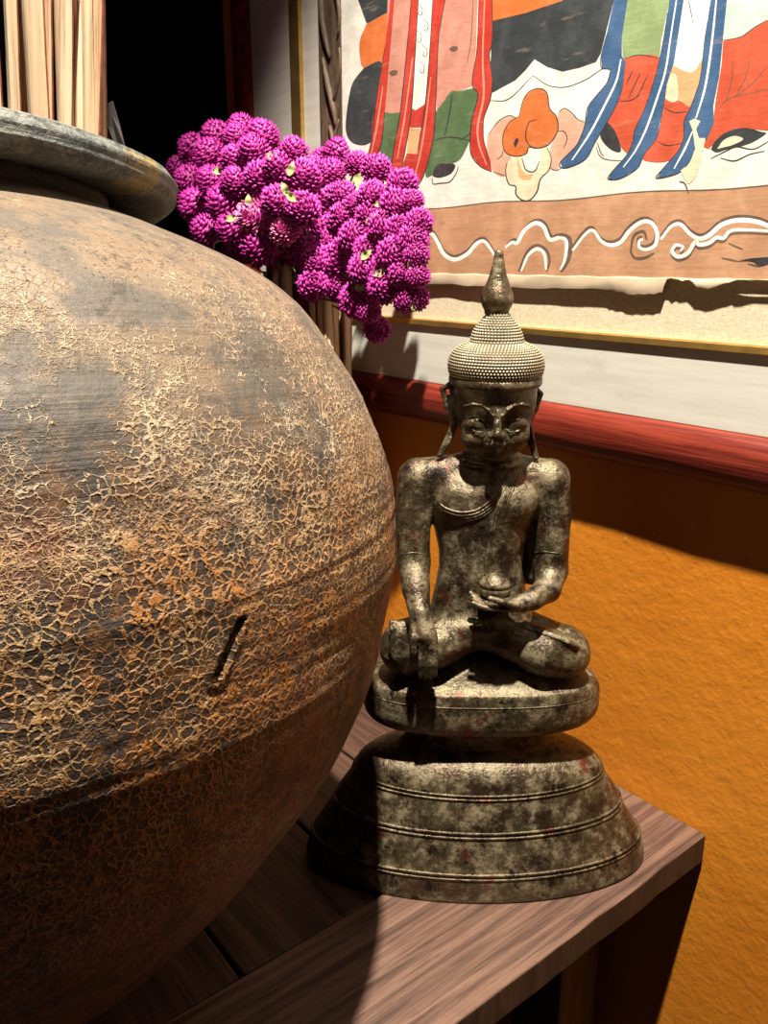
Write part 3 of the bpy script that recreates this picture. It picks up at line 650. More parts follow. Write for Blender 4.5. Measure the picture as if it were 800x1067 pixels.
# ------------------------------------------------------------------ bronze statue
SX, SF = .08, .62
so = RT * SX + FH * SF
statue = empty('seated_statue', (so.x, so.y, 0), YAW)
tag(statue, 'dark bronze seated meditating figure with a pointed crown on a stepped oval pedestal', 'statue')
MMS = .001
class Field:
    """signed distances on a regular grid, joined by smooth union (millimetres)"""
    def __init__(s, lo, hi, h):
        s.h = h; s.lo = np.array(lo, np.float32); n = ((np.array(hi) - s.lo) / h).astype(int) + 1; s.n = n
        s.ax = [s.lo[i] + h * np.arange(n[i], dtype=np.float32) for i in range(3)]; s.d = np.full(n, 50., np.float32)
    def _sub(s, lo, hi):
        sl = []
        for i in range(3):
            a = int(max(0, math.floor((lo[i] - s.lo[i]) / s.h))); b = int(min(s.n[i], math.ceil((hi[i] - s.lo[i]) / s.h) + 1))
            if b <= a: return None
            sl.append(slice(a, b))
        g = np.meshgrid(s.ax[0][sl[0]], s.ax[1][sl[1]], s.ax[2][sl[2]], indexing='ij', sparse=True)
        return tuple(sl), g
    def put(s, fn, lo, hi, k, sub=False):
        r = s._sub([v - k - 4 for v in lo], [v + k + 4 for v in hi])
        if r is None: return
        sl, g = r; d = s.d[sl]; e = fn(*g)
        if sub:
            h = np.clip(.5 - .5 * (d + e) / k, 0, 1); s.d[sl] = d * (1 - h) - e * h + k * h * (1 - h)
        else:
            h = np.clip(.5 + .5 * (d - e) / k, 0, 1); s.d[sl] = d * (1 - h) + e * h - k * h * (1 - h)
    def cone(s, a, b, ra, rb, k=4., sub=False):
        a = np.array(a, np.float32); b = np.array(b, np.float32); ab = b - a; q = float(ab @ ab) + 1e-6
        def fn(x, y, z):
            t = np.clip(((x - a[0]) * ab[0] + (y - a[1]) * ab[1] + (z - a[2]) * ab[2]) / q, 0, 1)
            return np.sqrt((x - a[0] - t * ab[0])**2 + (y - a[1] - t * ab[1])**2 + (z - a[2] - t * ab[2])**2) - (ra + (rb - ra) * t)
        R_ = max(ra, rb); s.put(fn, np.minimum(a, b) - R_, np.maximum(a, b) + R_, k, sub)
    def chain(s, pts, rad, k=4., sub=False):
        for i in range(len(pts) - 1): s.cone(pts[i], pts[i+1], rad[i], rad[i+1], k if i == 0 else min(k, 2.), sub)
    def ell(s, c, r, k=4., sub=False, rot=None):
        c = np.array(c, np.float32); r = np.array(r, np.float32); M = np.eye(3) if rot is None else rot
        def fn(x, y, z):
            X, Y, Z = x - c[0], y - c[1], z - c[2]
            u = (M[0, 0]*X + M[1, 0]*Y + M[2, 0]*Z); v = (M[0, 1]*X + M[1, 1]*Y + M[2, 1]*Z); w_ = (M[0, 2]*X + M[1, 2]*Y + M[2, 2]*Z)
            k0 = np.sqrt((u/r[0])**2 + (v/r[1])**2 + (w_/r[2])**2); k1 = np.sqrt((u/r[0]**2)**2 + (v/r[1]**2)**2 + (w_/r[2]**2)**2) + 1e-6
            return k0 * (k0 - 1) / k1
        R_ = float(r.max()); s.put(fn, c - R_, c + R_, k, sub)
    def column(s, rows, k=4., p=2.0):
        rows = np.array(rows, float); zs = rows[:, 0]
        def fn(x, y, z):
            cx, a, cy, b = (np.interp(z, zs, rows[:, i]).astype(np.float32) for i in (1, 2, 3, 4))
            q = (np.abs((x - cx) / a)**p + np.abs((y - cy) / b)**p)**(1 / p)
            return np.maximum((q - 1) * np.minimum(a, b), np.maximum(z - zs[-1], zs[0] - z))
        s.put(fn, (min(rows[:, 1] - rows[:, 2]), min(rows[:, 3] - rows[:, 4]), zs[0]), (max(rows[:, 1] + rows[:, 2]), max(rows[:, 3] + rows[:, 4]), zs[-1]), k)
    def ring(s, c, R_, sq, r, k=1.5):
        def fn(x, y, z):
            q = np.sqrt((x - c[0])**2 + ((y - c[1]) / sq)**2) - R_
            return np.sqrt(q * q + (z - c[2])**2) - r
        s.put(fn, (c[0] - R_ - r, c[1] - R_ - r, c[2] - r), (c[0] + R_ + r, c[1] + R_ + r, c[2] + r), k)
    def mesh(s):
        d = s.d; n = d.shape; neg = d < 0
        c = [neg[i:n[0]-1+i, j:n[1]-1+j, k:n[2]-1+k] for i in (0, 1) for j in (0, 1) for k in (0, 1)]
        cnt = sum(x.astype(np.int8) for x in c); act = (cnt > 0) & (cnt < 8); I = np.argwhere(act)
        idx = np.full(act.shape, -1, np.int64); idx[act] = np.arange(len(I))
        acc = np.zeros((len(I), 3), np.float32); num = np.zeros(len(I), np.float32)
        cor = [(i, j, k) for i in (0, 1) for j in (0, 1) for k in (0, 1)]
        for a in range(8):
            for ax in range(3):
                if cor[a][ax]: continue
                b_ = list(cor[a]); b_[ax] = 1
                da_ = d[I[:, 0]+cor[a][0], I[:, 1]+cor[a][1], I[:, 2]+cor[a][2]]; db = d[I[:, 0]+b_[0], I[:, 1]+b_[1], I[:, 2]+b_[2]]
                m = (da_ < 0) != (db < 0); t = np.where(m, da_ / np.where(m, da_ - db, 1), 0)
                p = np.tile(np.array(cor[a], np.float32), (len(I), 1)); p[:, ax] += t
                acc[m] += p[m]; num[m] += 1
        V = s.lo + s.h * (I + acc / num[:, None]); F = []
        for ax in range(3):
            u, v = (ax + 1) % 3, (ax + 2) % 3
            sl0 = [slice(1, -1)] * 3; sl0[ax] = slice(0, n[ax] - 1); sl1 = list(sl0); sl1[ax] = slice(1, n[ax])
            A = neg[tuple(sl0)]; B = neg[tuple(sl1)]; E = np.argwhere(A != B)
            off = np.array([1, 1, 1]); off[ax] = 0; G = E + off
            ins = A[E[:, 0], E[:, 1], E[:, 2]]
            q = []
            for (du, dv) in ((-1, -1), (0, -1), (0, 0), (-1, 0)):
                g = G.copy(); g[:, u] += du; g[:, v] += dv; q.append(idx[g[:, 0], g[:, 1], g[:, 2]])
            q = np.stack(q, 1); q[~ins] = q[~ins][:, ::-1]; F.append(q)
        F = np.vstack(F); F = F[(F >= 0).all(1)]
        return V, F
def smooth(V, F, it):
    for _ in range(it):
        acc = np.zeros_like(V); cnt = np.zeros(len(V))
        for a, b_ in ((0, 1), (1, 2), (2, 3), (3, 0)):
            np.add.at(acc, F[:, a], V[F[:, b_]]); np.add.at(acc, F[:, b_], V[F[:, a]]); np.add.at(cnt, F[:, a], 1); np.add.at(cnt, F[:, b_], 1)
        V = V * .5 + .5 * acc / cnt[:, None]
    return V
# --- body, limbs and hands
B = Field((-94, -62, 164), (94, 44, 366), 1.0)
B.column([(188, -2, 48, 14, 16), (200, -2, 47, 12, 18), (215, -3, 44, 6, 22), (232, -3, 40, 0, 25), (250, -3.5, 36, -1, 24), (268, -4, 32.5, -1.5, 22.5), (282, -4.5, 32.5, -1, 22), (300, -4, 37, 0, 22.5), (318, -3, 41.5, 1, 24), (332, -2.5, 42.5, 2, 23), (343, -2, 40, 3, 19), (350, -1, 30, 3, 15), (355, 0, 20, 2, 14)], 4, 2.3)
B.ell((-19, -12, 324), (19, 10.5, 15), 8); B.ell((16, -12, 324), (19, 10.5, 15), 8)
B.cone((36, 10, 326), (39, 8, 258), 6, 9, 4)                                  # cloth hanging behind the folded arm          # chest
B.cone((-53, 3, 340), (-20, 3, 348), 14, 10, 6); B.cone((46, 3, 339), (20, 3, 348), 14, 10, 6)
B.cone((0, 1, 342), (1.5, -1, 366), 20, 17.5, 8)
B.ring((1, 0, 352), 22.5, .86, 1.7); B.ring((1.3, -1, 358.5), 18.6, .92, 1.2)
# legs: thighs run out to the knees, shins come back across the front
B.cone((-26, 14, 207), (-60, -9, 203), 20, 21.5, 6); B.cone((26, 14, 207), (61, -9, 198), 20, 21.5, 6)
B.chain([(-62, -14, 203), (-40, -20, 209), (-8, -14, 218)], [21.5, 18.5, 14.5], 5)
B.chain([(63, -14, 199), (44, -21, 204), (18, -18, 213), (-8, -15, 219)], [21.5, 19.5, 16, 14], 5)
B.ell((-4, -14, 226), (34, 18, 9), 6)
# upturned feet on the thighs
def rotm(ax, deg): return np.array(Matrix.Rotation(math.radians(deg), 3, ax))
Rf = rotm('Z', -14) @ rotm('X', -38) @ rotm('Y', 14)
B.ell((45, -21, 217.5), (29, 11, 6), 3, rot=Rf)
for i in range(5):
    t = i / 4; B.cone((66 - 2*t, -24 + 7*t, 214.5 + 4.5*t), (73 - 3*t, -22 + 7.5*t, 211.5 + 5*t), 2.4, 2.0, 1.0)
B.ell((-67, -31, 217), (9, 5.5, 17), 2, rot=rotm('X', -20) @ rotm('Y', 8))
for i in range(5): B.cone((-74 + i*3.6, -29.5 + i*.3, 226), (-74.3 + i*3.6, -26.5, 232.0 - .8*i), 2.2, 1.9, .8)
# arm reaching down over the shin
B.chain([(-55, 3, 338), (-57.5, -1, 308), (-57, -7, 274)], [14.5, 13.5, 13.0], 5)
B.chain([(-57, -7, 274), (-55.5, -24, 258), (-53, -38.5, 243)], [13.0, 10.5, 8.2], 3)
B.cone((-52, -39.5, 245), (-49.5, -48, 231), 7.6, 6.2, 3)
B.ell((-47.5, -48.5, 227), (8, 4.6, 13), 3, rot=rotm('X', -8))
for i in range(4):
    x = -53.0 + i * 3.75; L_ = (0, 1.8, 1.5, -.8)[i]
    B.chain([(x + .8, -50.5, 219), (x + .4, -52.8, 208), (x + .2, -52.2, 198.5 - L_)], [2.15, 2.05, 1.8], .7)
B.chain([(-55.5, -43, 240), (-58.5, -50, 229), (-58, -52.5, 218.5)], [4.2, 3.4, 2.9], 1.6)
# arm folded in the lap, palm up
B.chain([(48.5, 3, 338), (51.5, 0, 308), (51.5, -4, 266)], [14.5, 13.5, 13.0], 5)
B.chain([(51.5, -4, 266), (46, -20, 256), (33, -34, 253.5)], [13.0, 10.5, 8.0], 3)
B.cone((33, -34, 253.5), (24, -38, 252), 7.5, 7.0, 3)
B.ell((13, -39, 252), (16, 11.5, 5.2), 3)
for i in range(4):
    y = -48 + i * 4.6; e = (0, -3, -2, 1.5)[i]
    B.chain([(3, y, 252), (-6, y + .3, 252.5), (-14 - e * .4, y + .8, 256 + i * .8)], [2.7, 2.4, 1.9], .8)
B.chain([(18, -48, 255), (6, -50.5, 258.5), (-2, -50, 261)], [3.2, 2.6, 2.1], 1.2)
# elbow rings
VB, FB = B.mesh(); VB = smooth(VB, FB, 2)
# --- head
H = Field((-46, -48, 340), (50, 40, 430), .6)
H.column([(357.5, 1.5, 7, -15, 6), (361, 1.6, 12, -13, 11), (367, 2, 18, -10, 17), (374, 2.3, 22.8, -7, 22), (382, 2.5, 26.5, -4.5, 26), (391, 2.5, 29, -3, 29.2), (402, 2.5, 30.4, -2, 31), (422, 2.5, 31, -1, 31)], 3)
H.cone((1, 0, 342), (2, -2, 372), 17.8, 17.0, 3)
H.ring((1.2, -.5, 351), 19.3, .95, 1.3, 1.2); H.ring((1.5, -1, 357), 18.2, .97, 1.2, 1.2)
H.ell((1.2, -20, 363), (8.5, 7.5, 5.5), 5)                                   # chin
for sx in (-1, 1): H.ell((.9 + sx * 13, -19.5, 375.5), (11.5, 10.5, 11), 8)       # cheeks
for sx in (-1, 1): H.ell((.6 + sx * 13.2, -35.2, 388.2), (9.5, 5.0, 5.6), 3.5, True)
for sx in (-1, 1): H.ell((.6 + sx * 13.4, -25.6, 386.0), (9.0, 5.2, 5.4), 1.6)   # lowered lids
for sx in (-1, 1):
    H.chain([(.6 + sx * 6.2, -30.6, 383.2), (.6 + sx * 10, -32.2, 381.6), (.6 + sx * 16, -30.6, 382.0), (.6 + sx * 21.5, -26.0, 384.6)], [.35, .5, .5, .35], .6)  # lid edge
    H.chain([(.6 + sx * 5.4, -30.2, 386.6), (.6 + sx * 9.5, -30.6, 389.4), (.6 + sx * 15.5, -29.4, 390.0), (.6 + sx * 21.5, -25.0, 387.4)], [.4, .6, .6, .4], .6)
    H.chain([(.6 + sx * 4.0, -33.2, 393.5), (.6 + sx * 7.0, -33.4, 397.8), (.6 + sx * 12, -32.6, 400.8), (.6 + sx * 17.5, -29.8, 401.3), (.6 + sx * 23.5, -24.4, 399.0)], [.9, 1.2, 1.2, 1.1, .8], 1.2)  # brow
H.chain([(.6, -32.5, 396), (.5, -34.8, 388), (.3, -37.4, 380.5)], [2.0, 2.3, 3.3], 2.0)                   # nose
for sx in (-1, 1): H.ell((.3 + sx * 3.9, -34.2, 379.3), (2.7, 3.2, 2.3), 1.2)
for sx in (-1, 1): H.cone((.3 + sx * 2.6, -37.0, 376.6), (.3 + sx * 3.0, -34.5, 376.9), .9, .8, .4, True)
H.chain([(-7.8, -27.2, 372.6), (-3.4, -30.0, 371.2), (.5, -30.6, 371.8), (4.4, -30.0, 371.2), (8.8, -27.2, 372.6)], [.7, 1.6, 1.5, 1.6, .7], 1.2)
H.chain([(-5, -27.8, 368.6), (.5, -29.6, 367.6), (6, -27.8, 368.6)], [.9, 2.0, .9], 1.4)
H.chain([(-7.2, -28.6, 370.2), (.5, -31.2, 369.7), (8.2, -28.6, 370.2)], [.35, .45, .35], .4, True)
# ears: broad upper flap, long lobe reaching to the shoulder
for (top1, top2, midp, low_, tip) in (((-36.2, 6, 406.5), (-30, 5, 411), (-29.5, 4, 396), (-27.3, 1, 381.5), (-38.0, -4, 357)), ((37.6, 6, 403), (32.5, 5, 409), (32, 4, 394), (28.6, 1, 381.5), (35.0, -4, 355))):
    t1, t2, mp, lw, tp = (np.array(q, float) for q in (top1, top2, midp, low_, tip))
    H.chain([t2, t1, t1 * .5 + lw * .5 + np.array([math.copysign(1.2, t1[0]), 0, 0]), lw], [1.9, 2.1, 1.9, 1.8], 1.0)
    H.cone(mp, t1 * .6 + mp * .4, 2.0, 1.4, 2.0); H.cone(t2, lw, 1.6, 1.6, 2.0); H.cone(mp, lw, 2.0, 1.8, 2.0)
    sgn = math.copysign(1, t1[0])
    for o_ in (-1.3, 1.3):
        H.chain([lw + np.array([o_, 0, 0]), lw * .55 + tp * .45 + np.array([-sgn * 1.0 + o_ * 1.1, 0, 0]), tp + np.array([o_ * .7, 0, 1])], [1.6, 1.7, 1.5], .9)
VH, FH_ = H.mesh(); VH = smooth(VH, FH_, 2)
V = np.vstack([VB, VH]) * MMS; F4 = np.vstack([FB, FH_ + len(VB)])
me = bpy.data.meshes.new('figure'); me.from_pydata(V.tolist(), [], F4.tolist()); me.update()
fig = obj('figure', me, BRONZE, statue)
fig['label'] = 'cross-legged bronze body with one hand reaching down over the shin'
bvh = BVHTree.FromPolygons(V.tolist(), F4.tolist())
SM = Matrix.Translation(so) @ Matrix.Rotation(YAW, 4, 'Z'); SI = SM.inverted()
def onfig(px, py):
    d = (FW + RT * ((px - CX) / F_PX) - UP * ((py - CY) / F_PX)).normalized()
    h = bvh.ray_cast(SI @ EYEP, SI.to_3x3() @ d); return h[0], h[1]
def ridge(m, pts, rad, n=6, sink=.3):
    out = []
    for p in spline(pts, n):
        h, nn = onfig(p[0], p[1])
        if h is not None and (not out or (h - out[-1]).length < .02): out.append(h - nn * (rad * sink))
    if len(out) > 2:
        k = len(out); m.tube(out, [rad * (.6 + .4 * min(1, min(i, k - 1 - i) / 4)) for i in range(k)], 7)
# robe: hem band sweeping under the breast, the sash down the front
m = MB()
for o_, r_ in ((0, .0011), (3.2, .0009), (6.0, .0008), (8.6, .0007)):
    ridge(m, [(533 + o_*.5, 486 + o_*.3), (524 + o_*.4, 503 + o_*.5), (513 + o_*.4, 519 + o_), (498 + o_*.2, 531 + o_), (480, 534 + o_), (465 - o_*.2, 530 + o_*.9), (457, 524 + o_*.8)], r_)
for o_, r_ in ((0, .0015), (3, .0011)):
    ridge(m, [(527 + o_, 512 - o_), (519 + o_, 526), (513 + o_, 545), (510 + o_, 565), (507 + o_, 585), (505 + o_, 600)], r_)
for o_, r_ in ((0, .0011), (3, .0009), (6, .0009), (9, .0010)):
    ridge(m, [(534 + o_, 488 + o_ * .1), (527 + o_, 505), (521 + o_, 522), (518 + o_*.7, 540)], r_)
hem = m.build('robe_hem', BRONZE, statue, True)
for name_, pts_, r_ in (('robe_edge', [(448, 655), (460, 652), (473, 649), (487, 643)], .0014), ('robe_edge', [(450, 660), (464, 657), (478, 652), (488, 648)], .0008),
                        ('robe_edge', [(536, 652), (556, 657), (576, 664), (594, 671)], .0010),
                        ('arm_ring', [(418, 578), (432, 576), (446, 580)], .0007), ('arm_ring', [(553, 577), (566, 575), (584, 577)], .0007)):
    m = MB(); ridge(m, pts_, r_)
    if m.v: m.build(name_, BRONZE, statue, True)
# --- tight knobbed hair cap with its lower band
prof = [(30, 411.5), (33.6, 411.5), (34.4, 413), (34.4, 416.5), (33.4, 418.2)]
n = 240; vs, fs = lathe([(r * MMS, z * MMS) for r, z in prof], n, 1, 1.07, .0024, .0002)
band = obj('hair_band', mesh('hair_band', vs, fs), BRONZE, statue)
ctrl = np.array([(33.2, 417.6), (34.4, 421), (35.0, 425.5), (34.4, 430.5), (32.2, 434.8), (28.4, 438.2), (23.6, 440.6), (19.8, 442.4), (18.9, 445), (17.6, 449), (15.0, 453.6), (11.6, 457.8), (9.3, 460.6), (8.0, 462.4)])
fine_ = np.array(spline(ctrl, 60)); seg = np.linalg.norm(np.diff(fine_, axis=0), axis=1); arc = np.concatenate([[0], np.cumsum(seg)])
ROWS = int(arc[-1] / 2.15); NPER = 5
na = 88 * 5; vs = []; nrow = ROWS * NPER + 1
for i in range(nrow):
    s_ = arc[-1] * i / (nrow - 1); r = np.interp(s_, arc, fine_[:, 0]); z = np.interp(s_, arc, fine_[:, 1])
    r1 = np.interp(s_ + .3, arc, fine_[:, 0]); z1_ = np.interp(s_ + .3, arc, fine_[:, 1]); r0_ = np.interp(s_ - .3, arc, fine_[:, 0]); z0_ = np.interp(s_ - .3, arc, fine_[:, 1])
    t = np.array([r1 - r0_, z1_ - z0_]); t /= np.linalg.norm(t) + 1e-9; nr_, nz_ = t[1], -t[0]
    row = min(ROWS - 1, i // NPER); fz = abs(math.sin(math.pi * i / NPER))
    rc = np.interp(arc[-1] * (row + .5) / ROWS, arc, fine_[:, 0]); knobs = max(14, int(2 * math.pi * rc / 2.45))
    for j in range(na):
        a = 2 * math.pi * j / na; fa = abs(math.sin(.5 * knobs * a + (row % 2) * math.pi / 2))
        kd = 1.25 * (fz * fa) ** .8 - .45
        vs.append(((2.4 + (r + nr_ * kd) * math.cos(a)) * MMS, (.2 + 1.07 * (r + nr_ * kd) * math.sin(a)) * MMS, (z + nz_ * kd) * MMS))
fs = [[i*na+j, i*na+(j+1) % na, (i+1)*na+(j+1) % na, (i+1)*na+j] for i in range(nrow - 1) for j in range(na)] + [list(range(na))[::-1], [(nrow-1)*na+j for j in range(na)]]
KNOB = NM('dusty_knobbed_bronze')
hv = KNOB.obj(); hb = KNOB.noise(hv, 60, 5, .65)
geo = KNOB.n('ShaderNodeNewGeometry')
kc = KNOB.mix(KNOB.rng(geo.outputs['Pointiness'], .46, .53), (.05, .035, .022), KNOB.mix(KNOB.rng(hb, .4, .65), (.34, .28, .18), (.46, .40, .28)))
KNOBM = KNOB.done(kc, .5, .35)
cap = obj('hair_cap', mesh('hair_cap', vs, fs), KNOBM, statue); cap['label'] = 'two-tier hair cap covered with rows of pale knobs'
fin = [(6.5, 461.5), (8.6, 462.2), (9.0, 464.5), (10.6, 467.5), (11.7, 471), (11.7, 474.5), (10.6, 478), (8.9, 482), (7.3, 486), (6.0, 490), (4.9, 494.5), (4.1, 498.5), (3.5, 501.2), (3.4, 503.2), (2.7, 505.3), (1.2, 506.6), (.2, 506.9)]
fp = spline(fin, 5); vs, fs = lathe([(max(.1, p[0]) * MMS, p[1] * MMS) for p in fp], 64, 1, 1, .0015, .0003)
obj('finial', mesh('finial', vs, fs), BRONZE, statue)['label'] = 'smooth flame-shaped finial'
# small lidded bowl resting on the palm
bw = [(3, 254.5), (7.5, 255), (10.5, 257.5), (12, 261), (12, 263.2), (11.2, 264.2), (12.2, 265), (11.8, 267), (9.5, 270), (6, 272.4), (3, 273.6), (.3, 274)]
vs, fs = lathe([(r * MMS, z * MMS) for r, z in bw], 48, 1, .85, .004, -.033)
obj('alms_bowl', mesh('alms_bowl', vs, fs), BRONZE, statue)
# seat slab
sp = [(.55, 135), (.82, 135.5), (.92, 138), (.975, 143), (1.0, 150), (1.0, 160), (.993, 166), (.975, 171), (.945, 174), (.89, 175.5), (.80, 178.5), (.70, 184), (.60, 190), (.50, 195), (.3, 199.5), (.02, 201)]
spp = spline(sp, 4); vs, fs = lathe([(p[0], p[1] * MMS) for p in spp], 220, .0972, .0425, 0, 0, power=2.5)
seat = obj('seat_cushion', mesh('seat_cushion', vs, fs), BRONZE, statue); seat['label'] = 'thick oval seat slab with a rounded rim'
m = MB()
for z_, f_ in ((165.0, .990),):
    pts = []
    for j in range(161):
        a = 2 * math.pi * j / 160; c, s_ = math.cos(a), math.sin(a)
        pts.append((.0974 * f_ * math.copysign(abs(c) ** .8, c), .0427 * f_ * math.copysign(abs(s_) ** .8, s_), z_ * MMS))
    m.tube(pts, .00045, 6)
m.build('rim_line', BRONZE, seat, True)
# stepped oval pedestal
pd = [(143, 0), (147, .4), (148.2, 3), (147.2, 9), (145.5, 16), (143.2, 21), (142.2, 26), (139.5, 30), (132, 42), (125.2, 53), (124, 56), (122, 61), (115, 72), (108.2, 82), (106.8, 85), (105.6, 88.5), (104.3, 91.5), (101.5, 96), (96, 101), (88, 106), (78, 110), (68, 113.5), (63.5, 117), (61, 122), (61, 129), (65, 134), (60, 136)]
pdp = spline(pd, 4); vs = []; fs = []; n = 240
def ped_ell(r): return r, r * (.44 if r > 62 else .46)
for r, z in pdp:
    for j in range(n):
        a = 2 * math.pi * j / n; A1, B1 = ped_ell(r)
        vs.append((A1 * math.cos(a) * MMS, B1 * math.sin(a) * MMS, max(0, z) * MMS))
k = len(pdp); fs = [[i*n+j, i*n+(j+1) % n, (i+1)*n+(j+1) % n, (i+1)*n+j] for i in range(k - 1) for j in range(n)] + [list(range(n))[::-1], [(k-1)*n+j for j in range(n)]]
ped = obj('pedestal', mesh('pedestal', vs, fs), BRONZE, statue); ped['label'] = 'stepped oval bronze pedestal with raised double lines'
rz_ = np.array(pdp)
for (z_, ra) in ((25.5, 1.3), (21.5, 1.1), (58.6, 1.3), (54.6, 1.2), (88.2, 1.0), (84.8, 1.0)):
    r = float(np.interp(z_, rz_[:, 1], rz_[:, 0])); m = MB(); A1, B1 = ped_ell(r)
    m.tube([(A1 * math.cos(a) * MMS, B1 * math.sin(a) * MMS, z_ * MMS) for a in np.linspace(0, 2 * math.pi, 181)], ra * MMS, 8)
    m.build('moulding_line', BRONZE, ped, True)

# ------------------------------------------------------------------ flowers
# vase of reed strips behind the jar
vb = at(322, 330, .548)
vase = empty('reed_vase', (vb.x, vb.y, 0))
tag(vase, 'slim holder made of upright reed strips, behind the jar under the magenta flowers', 'vase')
vtop = at(324, 284, .548).z
m = MB(); m.v, m.f = [], []
vs, fs = lathe([(.034, 0), (.035, .01), (.033, .2), (.034, vtop - .02), (.030, vtop - .02), (.028, .02)], 32)
obj('core', mesh('vase_core', vs, fs), BARK, vase)
for i in range(36):
    a = 2 * math.pi * i / 36 + .05 * math.sin(i * 3); rad = .041 + .002 * math.sin(i * 2.1)
    me = reed_mesh(100 + i, .0088 + .0015 * math.sin(i * 1.7), .0042)
    o = obj('reed', me, [STRAW[(2, 1, 2, 2, 0)[i % 5]], BARK], vase)
    hgt = vtop + .004 + .007 * math.sin(i * 1.9)
    o.matrix_local = Matrix.Translation((rad * math.cos(a) * 1.12, rad * math.sin(a) * 1.12, 0)) @ Matrix.Rotation(a + math.pi / 2, 4, 'Z') @ Matrix.Rotation(.02 * math.sin(i), 4, 'Y') @ Matrix.Diagonal((1, 1, hgt, 1))
def flower_mesh(seed, pale=False):
    r = random.Random(seed); m = MB()
    vs, fs = lathe([(.35, -.62), (.62, -.42), (.74, 0), (.66, .40), (.38, .68), (.05, .78)], 14); m.add(vs, fs, 0)
    N = 125
    for i in range(N):
        zc = 1 - 1.62 * (i + .5) / N; a = i * 2.399963 + r.uniform(-.12, .12); q = math.sqrt(max(0, 1 - zc * zc))
        d = Vector((q * math.cos(a), q * math.sin(a), zc)); upv = (Vector((0, 0, 1)) - d * d.z)
        if upv.length < .05: upv = Vector((1, 0, 0)) - d * d.x
        upv.normalize(); sd = d.cross(upv)
        lean_ = .28 + .30 * (1 - zc) * .5; tipdir = (d + upv * lean_ + Vector((r.uniform(-.1, .1),) * 3)).normalized()
        p0 = d * .66; L_ = .40 * r.uniform(.85, 1.15); mid_ = p0 + tipdir * (L_ * .55); tp = p0 + tipdir * L_
        wv = .155 * r.uniform(.85, 1.1); nn = tipdir.cross(sd)
        m.add([p0 + sd * wv * .6, p0 + nn * .05, p0 - sd * wv * .6, p0 - nn * .05, mid_ + sd * wv, mid_ + nn * .07, mid_ - sd * wv, mid_ - nn * .05, tp],
              [[0, 1, 5, 4], [1, 2, 6, 5], [2, 3, 7, 6], [3, 0, 4, 7]], 0)
        m.add([mid_ + sd * wv, mid_ + nn * .07, mid_ - sd * wv, mid_ - nn * .05, tp], [[0, 1, 4], [1, 2, 4], [2, 3, 4], [3, 0, 4]], 1)
    return mesh('flower_head', m.v, m.f, m.m)
heads = []
for sd in range(3):
    me = flower_mesh(sd)
    for mm in (PETAL, TIP): me.materials.append(mm)
    me.polygons.foreach_set('use_smooth', [True] * len(me.polygons)); heads.append(me)
pale_me = flower_mesh(9); pale_me.materials.append(TIP); pale_me.materials.append(PALE)
m = MB(); m.tube([(0, 0, -t) for t in np.linspace(0, 1, 8)], .0011, 6); stem_me = mesh('stem', m.v, m.f); stem_me.materials.append(STEM)
def leaf_mesh(seed):
    r = random.Random(seed); vs = []; fs = []; n = 8
    for i in range(n + 1):
        t = i / n; wv = .30 * math.sin(math.pi * (t * .9 + .07)) ; zc = .25 * t - .55 * t * t
        for s_ in (-1, 0, 1): vs.append((t * 1.0, s_ * wv, zc + .12 * abs(s_) + .06 * math.sin(t * 9 + seed)))
    for i in range(n):
        for j in range(2): fs.append([i*3+j, i*3+j+1, (i+1)*3+j+1, (i+1)*3+j])
    top_ = len(vs); vs += [(x, y, z - .05) for x, y, z in vs]; fs += [[a + top_ for a in f[::-1]] for f in fs]
    return mesh('sepal', vs, fs)
leaf_mes = [leaf_mesh(i) for i in range(3)]
for lm in leaf_mes: lm.materials.append(LEAF); lm.polygons.foreach_set('use_smooth', [True] * len(lm.polygons))
FL = [(202,157,13),(219,162,13),(226,143,12.5),(252,136,12),(248,146,12),(273,146,15),(266,160,14),(306,161,13),(246,169,13),(186,177,10),(198,188,12),(222,190,13),(246,192,13),(271,187,14),(290,176,13),(316,187,15),(206,216,15),(236,214,16),(266,227,15,'pale'),(290,213,15),(315,219,15),(218,241,14),(245,241,15),(297,241,12,'pink'),(271,258,16),(315,261,14),(247,266,12),
      (340,212,14),(334,239,14),(344,254,12),(346,275,16),(327,275,12),(326,297,13),(352,162,13),(335,170,11),(344,183,13),(372,173,11),(392,179,13),(370,214,9.5),(388,206,13),(412,215,14),(419,193,13),(429,211,10),(358,228,13),(370,248,14),(398,236,13),(436,233,12),(430,250,13),(409,265,14),(433,266,11),(380,282,14),(418,286,11),(400,299,14),(435,288,10),(423,312,11),(434,311,10),(370,313,14),(383,323,11),(393,343,11),
      (292,270,13),(230,232,12),(260,205,13),(282,235,13),(352,298,12),(200,203,12),(232,176,12),(356,205,12),(385,225,12),(384,262,13),(415,240,12),(358,262,12),(300,190,13),(395,282,12),(280,200,13),(326,180,12),(210,172,12)]
NBACK = 17
BL = ((255, 205), 78, .525); BR = ((388, 245), 88, .582)
vt = Vector((vb.x, vb.y, vtop))
leaf_spots = [(228, 178, 0), (237, 178, .8), (259, 210, 1.6), (283, 162, .5), (303, 176, 1.2), (297, 197, 2.0), (241, 227, .3), (303, 205, 2.6), (358, 173, .2), (372, 186, 1.0), (405, 195, 2.2), (397, 211, .4), (376, 231, 1.5), (386, 229, .9), (429, 237, .2), (429, 276, 2.0), (381, 265, .7), (396, 284, .3), (376, 299, .3), (432, 316, 1.3)]
placed = []; ROWS_ = {}
